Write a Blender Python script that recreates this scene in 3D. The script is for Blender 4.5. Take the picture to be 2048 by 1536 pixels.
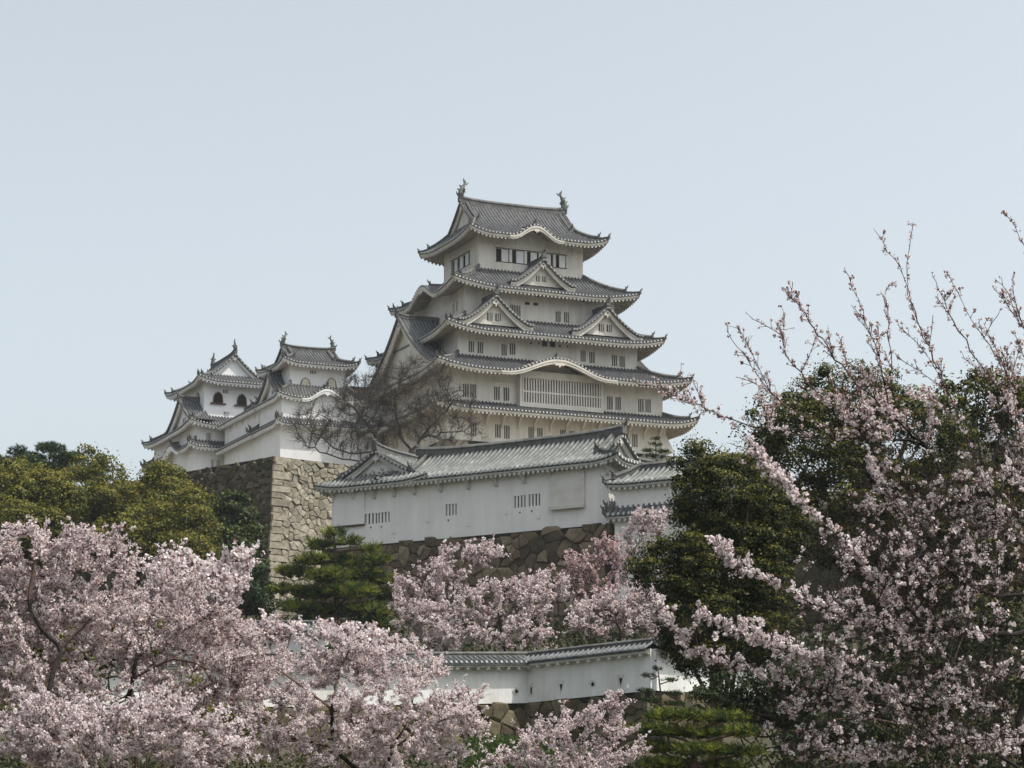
import bpy, math, random
import numpy as np
from mathutils import Vector, Matrix

C = bpy.context.scene
for o in list(bpy.data.objects):
    bpy.data.objects.remove(o)

# ------------------------------------------------------------------ camera, sky, sun, exposure
F_PX = 5000.0                                   # focal length in pixels of the 2048 px wide photograph
PITCH = math.atan((1755.0 - 768.0) / F_PX)
EYE = np.array([0.0, 0.0, 1.6])
cam_d = bpy.data.cameras.new("camera")
cam = bpy.data.objects.new("camera", cam_d)
C.collection.objects.link(cam)
cam.location = EYE
cam.rotation_euler = (math.radians(90) + PITCH, 0, 0)
cam_d.sensor_width = 36.0
cam_d.lens = 36.0 * F_PX / 2048.0
cam_d.clip_end = 8000
cam_d.clip_start = 0.5
C.camera = cam

SUN_EL = math.radians(60)
SUN_H = np.array([0.95, -0.30]); SUN_H /= np.linalg.norm(SUN_H)
world = bpy.data.worlds.new("World")
C.world = world
world.use_nodes = True
wn = world.node_tree
wn.nodes.clear()
sky = wn.nodes.new("ShaderNodeTexSky")
sky.sky_type = 'NISHITA'
sky.sun_disc = False
sky.sun_elevation = SUN_EL
sky.sun_rotation = math.atan2(SUN_H[0], SUN_H[1])
sky.air_density = 1.0
sky.dust_density = 4.0
sky.ozone_density = 1.0
hsv = wn.nodes.new("ShaderNodeHueSaturation")
hsv.inputs['Saturation'].default_value = 0.37
hsv.inputs['Value'].default_value = 1.0
bg = wn.nodes.new("ShaderNodeBackground")
bg.inputs['Strength'].default_value = 0.13
wo = wn.nodes.new("ShaderNodeOutputWorld")
wn.links.new(sky.outputs[0], hsv.inputs['Color'])
tn = wn.nodes.new("ShaderNodeMix"); tn.data_type = 'RGBA'; tn.blend_type = 'MULTIPLY'; tn.inputs[0].default_value = 1.0
tn.inputs[7].default_value = (0.975, 1.005, 0.985, 1)          # thin spring haze takes the violet out of the sky
wn.links.new(hsv.outputs[0], tn.inputs[6])
wn.links.new(tn.outputs[2], bg.inputs['Color'])
wn.links.new(bg.outputs[0], wo.inputs['Surface'])

sun_d = bpy.data.lights.new("sun", 'SUN')
sun = bpy.data.objects.new("sun", sun_d)
C.collection.objects.link(sun)
sun_d.energy = 2.4
sun_d.angle = math.radians(0.6)
sun_d.color = (1.0, 0.95, 0.86)
sv = Vector((SUN_H[0] * math.cos(SUN_EL), SUN_H[1] * math.cos(SUN_EL), math.sin(SUN_EL)))
sun.rotation_euler = sv.to_track_quat('Z', 'Y').to_euler()
sun.location = (60, -40, 120)

C.view_settings.view_transform = 'Standard'
C.view_settings.look = 'None'
C.view_settings.exposure = 0.78
C.view_settings.gamma = 1.0

# ------------------------------------------------------------------ helpers
_c, _s = math.cos(PITCH), math.sin(PITCH)
def ray(px, py):
    x = (px - 1024.0) / F_PX; u = (768.0 - py) / F_PX
    return np.array([x, _c - u * _s, _s + u * _c])
def at(px, py, Y):
    """world point that lies at depth Y along the line of sight through a photograph pixel"""
    d = ray(px, py)
    return EYE + d * (Y / d[1])

class Frame:
    """building frame: centre (x,y), heading; local a = to the right, b = to the back, z = world height"""
    def __init__(s, cx, cy, th):
        s.c = np.array([cx, cy]); s.th = th
        s.ea = np.array([math.cos(th), math.sin(th)]); s.eb = np.array([-math.sin(th), math.cos(th)])
    def onb(s, b, px, py):
        d = ray(px, py); n = s.eb
        t = (b + n @ s.c - n @ EYE[:2]) / (n @ d[:2])
        p = EYE + d * t
        return float(s.ea @ (p[:2] - s.c)), float(p[2])
    def ona(s, a, px, py):
        d = ray(px, py); n = s.ea
        t = (a + n @ s.c - n @ EYE[:2]) / (n @ d[:2])
        p = EYE + d * t
        return float(s.eb @ (p[:2] - s.c)), float(p[2])
    def loc(s, p):
        q = np.asarray(p)[:2] - s.c
        return float(s.ea @ q), float(s.eb @ q)
    def world(s, a, b):
        return s.c + s.ea * a + s.eb * b

class MB:
    """collects polygons and links them as one mesh object"""
    def __init__(s):
        s.v = []; s.n = 0; s.f = []; s.m = []; s.t = []
    def add(s, V, Fc, mat=0, tint=None):
        V = np.asarray(V, float).reshape(-1, 3); Fc = np.asarray(Fc, dtype=np.int64)
        if Fc.ndim == 1: Fc = Fc[None]
        s.v.append(V); s.f.append(Fc + s.n); s.n += len(V)
        s.m.append(np.broadcast_to(np.asarray(mat, dtype=np.int32), (len(Fc),)).copy())
        s.t.append(np.broadcast_to(np.asarray(0.5 if tint is None else tint, dtype=np.float32), (len(Fc),)).copy())
    def grid(s, P, mat=0, flip=False):
        P = np.asarray(P, float); R, K = P.shape[:2]
        i = np.arange(R * K).reshape(R, K)
        q = np.stack([i[:-1, :-1], i[1:, :-1], i[1:, 1:], i[:-1, 1:]], -1).reshape(-1, 4)
        if flip: q = q[:, ::-1]
        m = mat
        if not np.isscalar(mat):
            m = np.repeat(np.asarray(mat), K - 1)
        s.add(P.reshape(-1, 3), q, m)
    def box(s, lo, hi, mat=0):
        x0, y0, z0 = lo; x1, y1, z1 = hi
        V = [(x0,y0,z0),(x1,y0,z0),(x1,y1,z0),(x0,y1,z0),(x0,y0,z1),(x1,y0,z1),(x1,y1,z1),(x0,y1,z1)]
        s.add(V, [(0,3,2,1),(4,5,6,7),(0,1,5,4),(1,2,6,5),(2,3,7,6),(3,0,4,7)], mat)
    def hexa(s, V, mat=0):
        s.add(V, [(0,3,2,1),(4,5,6,7),(0,1,5,4),(1,2,6,5),(2,3,7,6),(3,0,4,7)], mat)
    def poly(s, pts, mat=0):
        s.add(pts, [list(range(len(pts)))], mat)
    def prism(s, pts, off, mat=0):
        pts = np.asarray(pts, float); n = len(pts)
        V = np.vstack([pts, pts + np.asarray(off, float)])
        s.add(V, [list(range(n))], mat); s.add(V, [list(range(2 * n - 1, n - 1, -1))], mat)
        s.add(V, [(i, (i + 1) % n, n + (i + 1) % n, n + i) for i in range(n)], mat)
    def tube(s, pts, rad, sides=6, mat=0, cap=True):
        pts = np.asarray(pts, float); n = len(pts)
        rad = np.broadcast_to(np.asarray(rad, float), (n,))
        T = np.gradient(pts, axis=0); T /= np.linalg.norm(T, axis=1)[:, None] + 1e-9
        ref = np.array([0.0, 0, 1]) if abs(T[0][2]) < 0.9 else np.array([1.0, 0, 0])
        U = np.cross(T, ref); U /= np.linalg.norm(U, axis=1)[:, None] + 1e-9
        W = np.cross(T, U)
        an = np.linspace(0, 2 * math.pi, sides, endpoint=False)
        P = pts[:, None] + rad[:, None, None] * (U[:, None] * np.cos(an)[None, :, None] + W[:, None] * np.sin(an)[None, :, None])
        i = np.arange(n * sides).reshape(n, sides); j = np.roll(i, -1, 1)
        q = np.stack([i[:-1], j[:-1], j[1:], i[1:]], -1).reshape(-1, 4)
        s.add(P.reshape(-1, 3), q, mat)
        if cap:
            s.add(P[0], [list(range(sides))], mat); s.add(P[-1], [list(range(sides))[::-1]], mat)
    def frusta(s, A, B, ra, rb, sides=4, mat=0):
        """many separate tapered sticks at once"""
        A = np.asarray(A); B = np.asarray(B); n = len(A)
        if n == 0: return
        T = B - A; T = T / (np.linalg.norm(T, axis=1)[:, None] + 1e-9)
        ref = np.where(np.abs(T[:, 2:3]) < 0.9, np.array([[0.0, 0, 1]]), np.array([[1.0, 0, 0]]))
        U = np.cross(T, ref); U /= np.linalg.norm(U, axis=1)[:, None] + 1e-9
        W = np.cross(T, U)
        an = np.linspace(0, 2 * math.pi, sides, endpoint=False)
        D = U[:, None] * np.cos(an)[None, :, None] + W[:, None] * np.sin(an)[None, :, None]
        ra = np.broadcast_to(ra, (n,)); rb = np.broadcast_to(rb, (n,))
        V = np.concatenate([A[:, None] + D * ra[:, None, None], B[:, None] + D * rb[:, None, None]], 1)
        k = np.arange(sides); k1 = (k + 1) % sides
        q = np.stack([k, k1, sides + k1, sides + k], -1)
        s.add(V.reshape(-1, 3), (q[None] + (np.arange(n) * 2 * sides)[:, None, None]).reshape(-1, 4), mat if np.isscalar(mat) else np.repeat(mat, sides))
    def build(s, name, mats, parent=None, loc=None, smooth=False, tint=False):
        me = bpy.data.meshes.new(name)
        V = np.vstack(s.v)
        me.vertices.add(len(V)); me.vertices.foreach_set("co", V.astype(np.float32).ravel())
        tot = np.concatenate([np.full(len(f), f.shape[1]) for f in s.f]).astype(np.int32)
        lp = np.concatenate([f.ravel() for f in s.f]).astype(np.int32)
        st = np.concatenate([[0], np.cumsum(tot)[:-1]]).astype(np.int32)
        me.loops.add(len(lp)); me.loops.foreach_set("vertex_index", lp)
        me.polygons.add(len(tot)); me.polygons.foreach_set("loop_start", st)
        me.polygons.foreach_set("loop_total", tot)
        if not isinstance(mats, (list, tuple)): mats = [mats]
        for m in mats: me.materials.append(m)
        me.polygons.foreach_set("material_index", np.concatenate(s.m))
        me.polygons.foreach_set("use_smooth", np.full(len(tot), bool(smooth)))
        if tint:
            at_ = me.attributes.new("tint", 'FLOAT', 'FACE')
            at_.data.foreach_set("value", np.concatenate(s.t))
        me.update(calc_edges=True)
        o = bpy.data.objects.new(name, me)
        C.collection.objects.link(o)
        if parent is not None: o.parent = parent
        if loc is not None: o.location = loc
        return o

def thing(name, label, cat, loc=(0, 0, 0), rz=0.0, group=None):
    o = bpy.data.objects.new(name, None)
    C.collection.objects.link(o)
    o.empty_display_size = 1.0
    o.location = loc; o.rotation_euler = (0, 0, rz)
    o['label'] = label; o['category'] = cat
    if group: o['group'] = group
    return o
def tag(o, label=None, cat=None, group=None, kind=None):
    if label: o['label'] = label
    if cat: o['category'] = cat
    if group: o['group'] = group
    if kind: o['kind'] = kind
    return o

# ------------------------------------------------------------------ materials
def mat(name, col, rough=0.85, col2=None, scale=1.0, stretch=(1, 1, 1), bump=0.0, bscale=None, detail=6, lo=0.35, hi=0.65, spec=0.3, third=None, streak=0.0):
    m = bpy.data.materials.new(name); m.use_nodes = True
    nt = m.node_tree; b = nt.nodes['Principled BSDF']
    b.inputs['Roughness'].default_value = rough
    b.inputs['Specular IOR Level'].default_value = spec
    b.inputs['Base Color'].default_value = (*col, 1)
    if col2 is not None:
        tc = nt.nodes.new('ShaderNodeTexCoord'); mp = nt.nodes.new('ShaderNodeMapping')
        mp.inputs['Scale'].default_value = [scale * k for k in stretch]
        nz = nt.nodes.new('ShaderNodeTexNoise'); nz.inputs['Scale'].default_value = 1.0
        nz.inputs['Detail'].default_value = detail; nz.inputs['Roughness'].default_value = 0.65
        rp = nt.nodes.new('ShaderNodeValToRGB')
        rp.color_ramp.elements[0].position = lo; rp.color_ramp.elements[0].color = (*col, 1)
        rp.color_ramp.elements[1].position = hi; rp.color_ramp.elements[1].color = (*col2, 1)
        if third is not None:
            e = rp.color_ramp.elements.new(min(0.98, hi + 0.12)); e.color = (*third, 1)
        nt.links.new(tc.outputs['Object'], mp.inputs[0]); nt.links.new(mp.outputs[0], nz.inputs['Vector'])
        nt.links.new(nz.outputs['Fac'], rp.inputs[0]); nt.links.new(rp.outputs[0], b.inputs['Base Color'])
        if streak:
            m3 = nt.nodes.new('ShaderNodeMapping'); m3.inputs['Scale'].default_value = (1.6, 1.6, 0.10)
            n3 = nt.nodes.new('ShaderNodeTexNoise'); n3.inputs['Scale'].default_value = 1.0; n3.inputs['Detail'].default_value = 7; n3.inputs['Roughness'].default_value = 0.7
            r3 = nt.nodes.new('ShaderNodeValToRGB'); k = 1 - streak
            r3.color_ramp.elements[0].position = 0.36; r3.color_ramp.elements[0].color = (k, k * .985, k * .95, 1)
            r3.color_ramp.elements[1].position = 0.56; r3.color_ramp.elements[1].color = (1, 1, 1, 1)
            x3 = nt.nodes.new('ShaderNodeMix'); x3.data_type = 'RGBA'; x3.blend_type = 'MULTIPLY'; x3.inputs[0].default_value = 1.0
            nt.links.new(tc.outputs['Object'], m3.inputs[0]); nt.links.new(m3.outputs[0], n3.inputs['Vector']); nt.links.new(n3.outputs['Fac'], r3.inputs[0])
            nt.links.new(rp.outputs[0], x3.inputs[6]); nt.links.new(r3.outputs[0], x3.inputs[7]); nt.links.new(x3.outputs[2], b.inputs['Base Color'])
        if bump:
            n2 = nt.nodes.new('ShaderNodeTexNoise'); n2.inputs['Scale'].default_value = bscale or scale * 4
            n2.inputs['Detail'].default_value = 5
            nt.links.new(tc.outputs['Object'], n2.inputs['Vector'])
            bp = nt.nodes.new('ShaderNodeBump'); bp.inputs['Strength'].default_value = bump; bp.inputs['Distance'].default_value = 0.1
            nt.links.new(n2.outputs['Fac'], bp.inputs['Height']); nt.links.new(bp.outputs[0], b.inputs['Normal'])
    return m

def leaf_mat(name, col, trans=0.3, rough=0.6, col2=None, scale=0.6):
    m = bpy.data.materials.new(name); m.use_nodes = True
    nt = m.node_tree; nt.nodes.clear()
    out = nt.nodes.new('ShaderNodeOutputMaterial'); mx = nt.nodes.new('ShaderNodeMixShader')
    df = nt.nodes.new('ShaderNodeBsdfPrincipled'); tr = nt.nodes.new('ShaderNodeBsdfTranslucent')
    df.inputs['Roughness'].default_value = rough; df.inputs['Specular IOR Level'].default_value = 0.25
    mx.inputs[0].default_value = trans
    df.inputs['Base Color'].default_value = (*col, 1); tr.inputs['Color'].default_value = (*col, 1)
    if col2 is not None:
        tc = nt.nodes.new('ShaderNodeTexCoord'); nz = nt.nodes.new('ShaderNodeTexNoise')
        nz.inputs['Scale'].default_value = scale; nz.inputs['Detail'].default_value = 4
        rp = nt.nodes.new('ShaderNodeValToRGB')
        rp.color_ramp.elements[0].position = 0.4; rp.color_ramp.elements[0].color = (*col, 1)
        rp.color_ramp.elements[1].position = 0.6; rp.color_ramp.elements[1].color = (*col2, 1)
        nt.links.new(tc.outputs['Object'], nz.inputs['Vector']); nt.links.new(nz.outputs['Fac'], rp.inputs[0])
        nt.links.new(rp.outputs[0], df.inputs['Base Color']); nt.links.new(rp.outputs[0], tr.inputs['Color'])
    nt.links.new(df.outputs[0], mx.inputs[1]); nt.links.new(tr.outputs[0], mx.inputs[2]); nt.links.new(mx.outputs[0], out.inputs[0])
    return m

def stone_mat(name, dark, lite, warm, moss=None):
    """stone whose colour differs from block to block (face attribute) with grain and lichen"""
    m = bpy.data.materials.new(name); m.use_nodes = True
    nt = m.node_tree; b = nt.nodes['Principled BSDF']; b.inputs['Roughness'].default_value = 0.95
    b.inputs['Specular IOR Level'].default_value = 0.15
    atn = nt.nodes.new('ShaderNodeAttribute'); atn.attribute_name = 'tint'
    rp = nt.nodes.new('ShaderNodeValToRGB'); e = rp.color_ramp.elements
    e[0].position = 0.0; e[0].color = (*dark, 1); e[1].position = 1.0; e[1].color = (*lite, 1)
    k = e.new(0.55); k.color = (*warm, 1)
    tc = nt.nodes.new('ShaderNodeTexCoord'); nz = nt.nodes.new('ShaderNodeTexNoise'); nz.inputs['Scale'].default_value = 2.2; nz.inputs['Detail'].default_value = 8
    nz.inputs['Roughness'].default_value = 0.7
    r2 = nt.nodes.new('ShaderNodeValToRGB'); r2.color_ramp.elements[0].position = 0.3; r2.color_ramp.elements[0].color = (0.52, 0.52, 0.51, 1)
    r2.color_ramp.elements[1].position = 0.7; r2.color_ramp.elements[1].color = (1.28, 1.25, 1.18, 1)
    mx = nt.nodes.new('ShaderNodeMix'); mx.data_type = 'RGBA'; mx.blend_type = 'MULTIPLY'; mx.inputs[0].default_value = 1.0
    nt.links.new(atn.outputs['Fac'], rp.inputs[0]); nt.links.new(tc.outputs['Object'], nz.inputs['Vector']); nt.links.new(nz.outputs['Fac'], r2.inputs[0])
    nt.links.new(rp.outputs[0], mx.inputs[6]); nt.links.new(r2.outputs[0], mx.inputs[7]); nt.links.new(mx.outputs[2], b.inputs['Base Color'])
    bp = nt.nodes.new('ShaderNodeBump'); bp.inputs['Strength'].default_value = 0.5; bp.inputs['Distance'].default_value = 0.15
    nt.links.new(nz.outputs['Fac'], bp.inputs['Height']); nt.links.new(bp.outputs[0], b.inputs['Normal'])
    return m

M = {}
M['plaster_warm'] = mat('warm_plaster', (0.60, 0.565, 0.505), 0.92, (0.72, 0.69, 0.635), 0.45, (1, 1, 0.55), lo=0.3, hi=0.6, spec=0.1, bump=0.15, bscale=3, streak=.13)
M['plaster_trim'] = mat('trim_plaster', (0.50, 0.47, 0.41), 0.92, (0.63, 0.60, 0.54), 0.8, lo=0.3, hi=0.62, spec=0.1)
M['soffit'] = mat('dirty_shaded_soffit', (0.26, 0.235, 0.195), 0.95, (0.38, 0.35, 0.30), 0.9, lo=0.3, hi=0.65, spec=0.05)  # dirty plaster, its colour also darkened for the shade beneath the eaves
M['soffit_white'] = mat('grey_soffit_plaster', (0.40, 0.39, 0.37), 0.95, (0.52, 0.51, 0.49), 0.9, lo=0.3, hi=0.65, spec=0.05)  # white soffits, greyed in colour for the same eave shade
M['plaster_white'] = mat('white_plaster', (0.68, 0.68, 0.68), 0.9, (0.78, 0.78, 0.78), 0.35, (1, 1, 0.5), lo=0.3, hi=0.6, spec=0.1, bump=0.1, bscale=3)
M['plaster_cool'] = mat('cool_plaster', (0.70, 0.685, 0.655), 0.9, (0.80, 0.785, 0.76), 0.3, (1, 1, 0.6), lo=0.3, hi=0.6, spec=0.1, bump=0.1, bscale=3, streak=.06)
M['plaster_bay'] = mat('patched_plaster', (0.55, 0.52, 0.47), 0.9, (0.66, 0.635, 0.59), 1.1, lo=0.35, hi=0.6, spec=0.1)
M['plaster_old'] = mat('weathered_plaster', (0.46, 0.44, 0.40), 0.9, (0.62, 0.61, 0.58), 1.1, lo=0.35, hi=0.6, spec=0.1)
M['parapet'] = mat('parapet_plaster', (0.55, 0.54, 0.49), 0.9, (0.74, 0.75, 0.74), 0.5, (1, 1, 0.45), lo=0.28, hi=0.55, spec=0.1, bump=0.15, bscale=3, streak=.10)
M['tile_gap'] = mat('pan_tile', (0.045, 0.045, 0.048), 0.8, (0.105, 0.105, 0.105), 1.5, lo=0.35, hi=0.65, streak=.3)
M['tile_rib'] = mat('cover_tile', (0.072, 0.074, 0.08), 0.8, (0.16, 0.162, 0.168), 4.5, lo=0.35, hi=0.66, third=(0.36, 0.36, 0.355), streak=.38)
M['tile_end'] = mat('tile_end_plaster', (0.36, 0.36, 0.35), 0.85, (0.58, 0.58, 0.56), 3.0)
M['ridge'] = mat('ridge_tile', (0.055, 0.055, 0.055), 0.8, (0.14, 0.14, 0.13), 2.0, lo=0.35, hi=0.7)
M['dark_gap'] = mat('slate_pan_tile', (0.035, 0.04, 0.042), 0.75, (0.085, 0.09, 0.09), 1.5)
M['dark_rib'] = mat('slate_cover_tile', (0.07, 0.075, 0.08), 0.7, (0.17, 0.175, 0.18), 2.0)
M['gate_rib'] = mat('lichen_cover_tile', (0.13, 0.137, 0.132), 0.85, (0.22, 0.23, 0.22), 1.4, lo=0.38, hi=0.62, third=(0.42, 0.43, 0.42))
M['gate_gap'] = mat('shaded_pan_tile', (0.018, 0.023, 0.022), 0.9, (0.05, 0.056, 0.052), 2.0)  # channels darkened in colour to deepen the shade between cover tiles
M['black'] = mat('dark_interior', (0.012, 0.011, 0.010), 0.9)
M['wood'] = mat('dark_timber', (0.05, 0.035, 0.025), 0.85, (0.10, 0.07, 0.05), 3.0)
M['gold'] = mat('brass_fitting', (0.30, 0.22, 0.06), 0.6)
M['shutter'] = mat('pale_shutter', (0.50, 0.45, 0.33), 0.85, (0.62, 0.57, 0.45), 3)
M['bronze'] = mat('weathered_ornament', (0.07, 0.075, 0.065), 0.75, (0.17, 0.175, 0.155), 4.0)
M['stone_lit'] = stone_mat('sunlit_pale_stone', (0.18, 0.165, 0.135), (0.36, 0.335, 0.28), (0.275, 0.25, 0.202))  # sunlit copy of the rampart stone, its paler tone painted in
M['stone_dark'] = stone_mat('shaded_mossy_stone', (0.05, 0.045, 0.03), (0.17, 0.15, 0.10), (0.10, 0.085, 0.055))  # darker copy: moss on the parapet footing, painted shade on the rampart's left
M['stone_brown'] = stone_mat('brown_base_stone', (0.07, 0.057, 0.042), (0.25, 0.21, 0.15), (0.15, 0.115, 0.08))
M['joint'] = mat('joint_earth', (0.02, 0.017, 0.012), 1.0)
M['earth'] = mat('hill_earth', (0.035, 0.035, 0.018), 1.0, (0.075, 0.065, 0.04), 0.35, bump=0.4, bscale=2)
M['terrace'] = mat('terrace_ground', (0.16, 0.14, 0.10), 1.0, (0.26, 0.23, 0.18), 0.3)
M['grass'] = leaf_mat('young_grass', (0.028, 0.055, 0.010), 0.3, 0.7, (0.05, 0.075, 0.014), 1.0)
M['bark'] = mat('cherry_bark', (0.012, 0.010, 0.009), 0.95, (0.034, 0.027, 0.024), 6.0)
M['twig'] = mat('reddish_twig', (0.055, 0.033, 0.027), 0.9, (0.11, 0.07, 0.055), 8.0)
M['bare'] = mat('bare_tree_bark', (0.045, 0.037, 0.031), 0.95, (0.095, 0.08, 0.068), 3.0)
M['pinebark'] = mat('pine_bark', (0.05, 0.032, 0.022), 0.95, (0.10, 0.07, 0.05), 4.0)
M['petal_a'] = leaf_mat('pale_petal', (0.75, 0.67, 0.668), 0.42, 0.8)
M['petal_b'] = leaf_mat('pink_petal', (0.63, 0.525, 0.525), 0.42, 0.8)
M['petal_c'] = leaf_mat('white_petal', (0.83, 0.77, 0.775), 0.42, 0.8)
M['calyx'] = leaf_mat('red_calyx', (0.22, 0.11, 0.09), 0.4, 0.8)
M['rose'] = leaf_mat('rose_petal', (0.56, 0.34, 0.34), 0.3, 0.8)
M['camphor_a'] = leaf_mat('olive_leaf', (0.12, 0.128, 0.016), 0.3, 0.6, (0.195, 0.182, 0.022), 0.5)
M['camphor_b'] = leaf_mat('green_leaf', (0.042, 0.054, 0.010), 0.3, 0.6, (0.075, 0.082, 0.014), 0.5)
M['camphor_c'] = leaf_mat('russet_leaf', (0.17, 0.125, 0.022), 0.3, 0.5)
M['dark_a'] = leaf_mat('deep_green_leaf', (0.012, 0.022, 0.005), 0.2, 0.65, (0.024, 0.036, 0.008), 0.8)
M['dark_b'] = leaf_mat('sunlit_olive_leaf', (0.10, 0.102, 0.015), 0.3, 0.6, (0.155, 0.145, 0.02), 0.8)  # light olive for clump tops, standing in for sun on dark leaves
M['dark_c'] = leaf_mat('brown_green_leaf', (0.055, 0.044, 0.012), 0.25, 0.5)
M['needle_a'] = leaf_mat('pine_needle', (0.040, 0.072, 0.012), 0.2, 0.6, (0.07, 0.10, 0.018), 0.8)
M['needle_b'] = leaf_mat('pine_needle_new', (0.20, 0.215, 0.03), 0.3, 0.55)
M['needle_d'] = leaf_mat('dark_pine_needle', (0.022, 0.045, 0.016), 0.15, 0.6, (0.035, 0.06, 0.02), 0.8)
# ------------------------------------------------------------------ building kit (local frame: a right, b back, z up)
SIDE = {'S': ((1, 0), (0, -1)), 'N': ((1, 0), (0, 1)), 'W': ((0, 1), (-1, 0)), 'E': ((0, 1), (1, 0))}
class Face:
    def __init__(s, side, c=(0, 0)):
        s.T = np.array(SIDE[side][0], float); s.N = np.array(SIDE[side][1], float); s.c = np.array(c, float); s.side = side
    def P(s, u, d, z):
        u, d, z = np.broadcast_arrays(np.asarray(u, float), np.asarray(d, float), np.asarray(z, float))
        return np.stack([s.c[0] + s.T[0] * u + s.N[0] * d, s.c[1] + s.T[1] * u + s.N[1] * d, z], -1)

RF = np.array([0.0, 0.28, 0.50, 0.55, 0.64, 0.76, 0.88, 0.95])
RO = np.array([0.0, -0.25, 0.0, 0.55, 0.95, 1.05, 0.85, 0.45])
RM = np.array([0, 0, 1, 1, 1, 1, 1, 1])

def tiles(mb, u0, u1, fn, vmax, pitch, h, nv=6, v0=0.0, ends=True, drop=0.12):
    """cover-and-pan tiling: fn(u, v) -> xyz, v = 0 at the eave"""
    n = max(1, int(round((u1 - u0) / pitch))); w = (u1 - u0) / n
    us = (u0 + (np.arange(n)[:, None] + RF[None]) * w).ravel(); us = np.append(us, u1)
    of = np.append(np.tile(RO, n), 0.0) * h
    ms = np.tile(RM, n)
    t = np.linspace(0, 1, nv + 1)
    vm = vmax(us)
    V = v0 + t[None] * np.maximum(vm - v0, 0.002)[:, None]
    U = np.broadcast_to(us[:, None], V.shape)
    P = fn(U, V).copy(); P[..., 2] += of[:, None]
    mb.grid(P, ms)
    if ends:
        E0 = P[:, 0]; E1 = E0.copy(); E1[:, 2] = P[:, 0, 2] - of - drop
        mb.grid(np.stack([E0, E1], 1), 0)
        uc = u0 + (np.arange(n) + 0.76) * w
        a = fn(uc, np.zeros(n)); b = fn(uc, np.full(n, 0.03)); o = a - b; o[:, 2] = 0
        o /= np.linalg.norm(o, axis=1)[:, None] + 1e-9
        tt = np.stack([-o[:, 1], o[:, 0], 0 * o[:, 0]], -1)
        cen = a + o * 0.025; cen[:, 2] += 0.35 * h
        an = np.linspace(0, 2 * math.pi, 6, endpoint=False)
        r = h * 0.78
        D = cen[:, None] + r * (tt[:, None] * np.cos(an)[None, :, None] + np.array([0, 0, 1.0])[None, None] * np.sin(an)[None, :, None])
        mb.add(D.reshape(-1, 3), (np.arange(6)[None] + 6 * np.arange(n)[:, None]), 2)

def sweep(mb, pts, w, h, m=0, sink=0.1, top=True):
    """ridge of stacked tiles along a polyline: upright band plus a round cover on top"""
    pts = np.asarray(pts, float); n = len(pts)
    T = np.gradient(pts, axis=0); T[:, 2] = 0; T /= np.linalg.norm(T, axis=1)[:, None] + 1e-9
    Sd = np.stack([-T[:, 1], T[:, 0], 0 * T[:, 0]], -1)
    Z = np.array([0, 0, 1.0])
    w = np.broadcast_to(w, (n,))[:, None]; h = np.broadcast_to(h, (n,))[:, None]
    prof = [(-0.5, -sink), (-0.46, 0.55), (-0.62, 0.58), (-0.60, 0.68), (-0.3, 0.95), (0, 1.08), (0.3, 0.95), (0.60, 0.68), (0.62, 0.58), (0.46, 0.55), (0.5, -sink)]
    P = np.stack([pts + Sd * (w * x) + Z * (h * z if z > 0 else z + 0 * h) for x, z in prof], 1)
    mb.grid(P, m)
    k = len(prof)
    mb.add(P[0], [list(range(k))], m); mb.add(P[-1], [list(range(k))[::-1]], m)

def ornament(name, root, p, out, s, mats=None):
    """demon-face end tile: plate with shoulders and a horn that curls up and outwards"""
    o = np.array([out[0], out[1], 0.0]); o /= np.linalg.norm(o); t = np.array([-o[1], o[0], 0]); Z = np.array([0, 0, 1.0]); p = np.asarray(p, float)
    mb = MB()
    out2 = [(-0.5, -0.25), (-0.42, 0.15), (-0.55, 0.42), (-0.30, 0.55), (-0.16, 0.80), (0, 0.92), (0.16, 0.80), (0.30, 0.55), (0.55, 0.42), (0.42, 0.15), (0.5, -0.25)]
    mb.prism([p + s * (t * x * 0.8 + Z * z) - o * 0.12 * s for x, z in out2], o * 0.24 * s)
    q = p + Z * 0.62 * s
    mb.tube([q, q + s * (o * 0.25 + Z * 0.18), q + s * (o * 0.42 + Z * 0.42), q + s * (o * 0.46 + Z * 0.72)], np.array([0.16, 0.15, 0.11, 0.05]) * s, 6)
    mb.tube([q + s * (Z * 0.05 - t * .25), q + s * (Z * 0.45 - t * .32)], np.array([0.08, 0.03]) * s, 5)
    mb.tube([q + s * (Z * 0.05 + t * .25), q + s * (Z * 0.45 + t * .32)], np.array([0.08, 0.03]) * s, 5)
    return mb.build(name, mats or M['ridge'], root)

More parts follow.
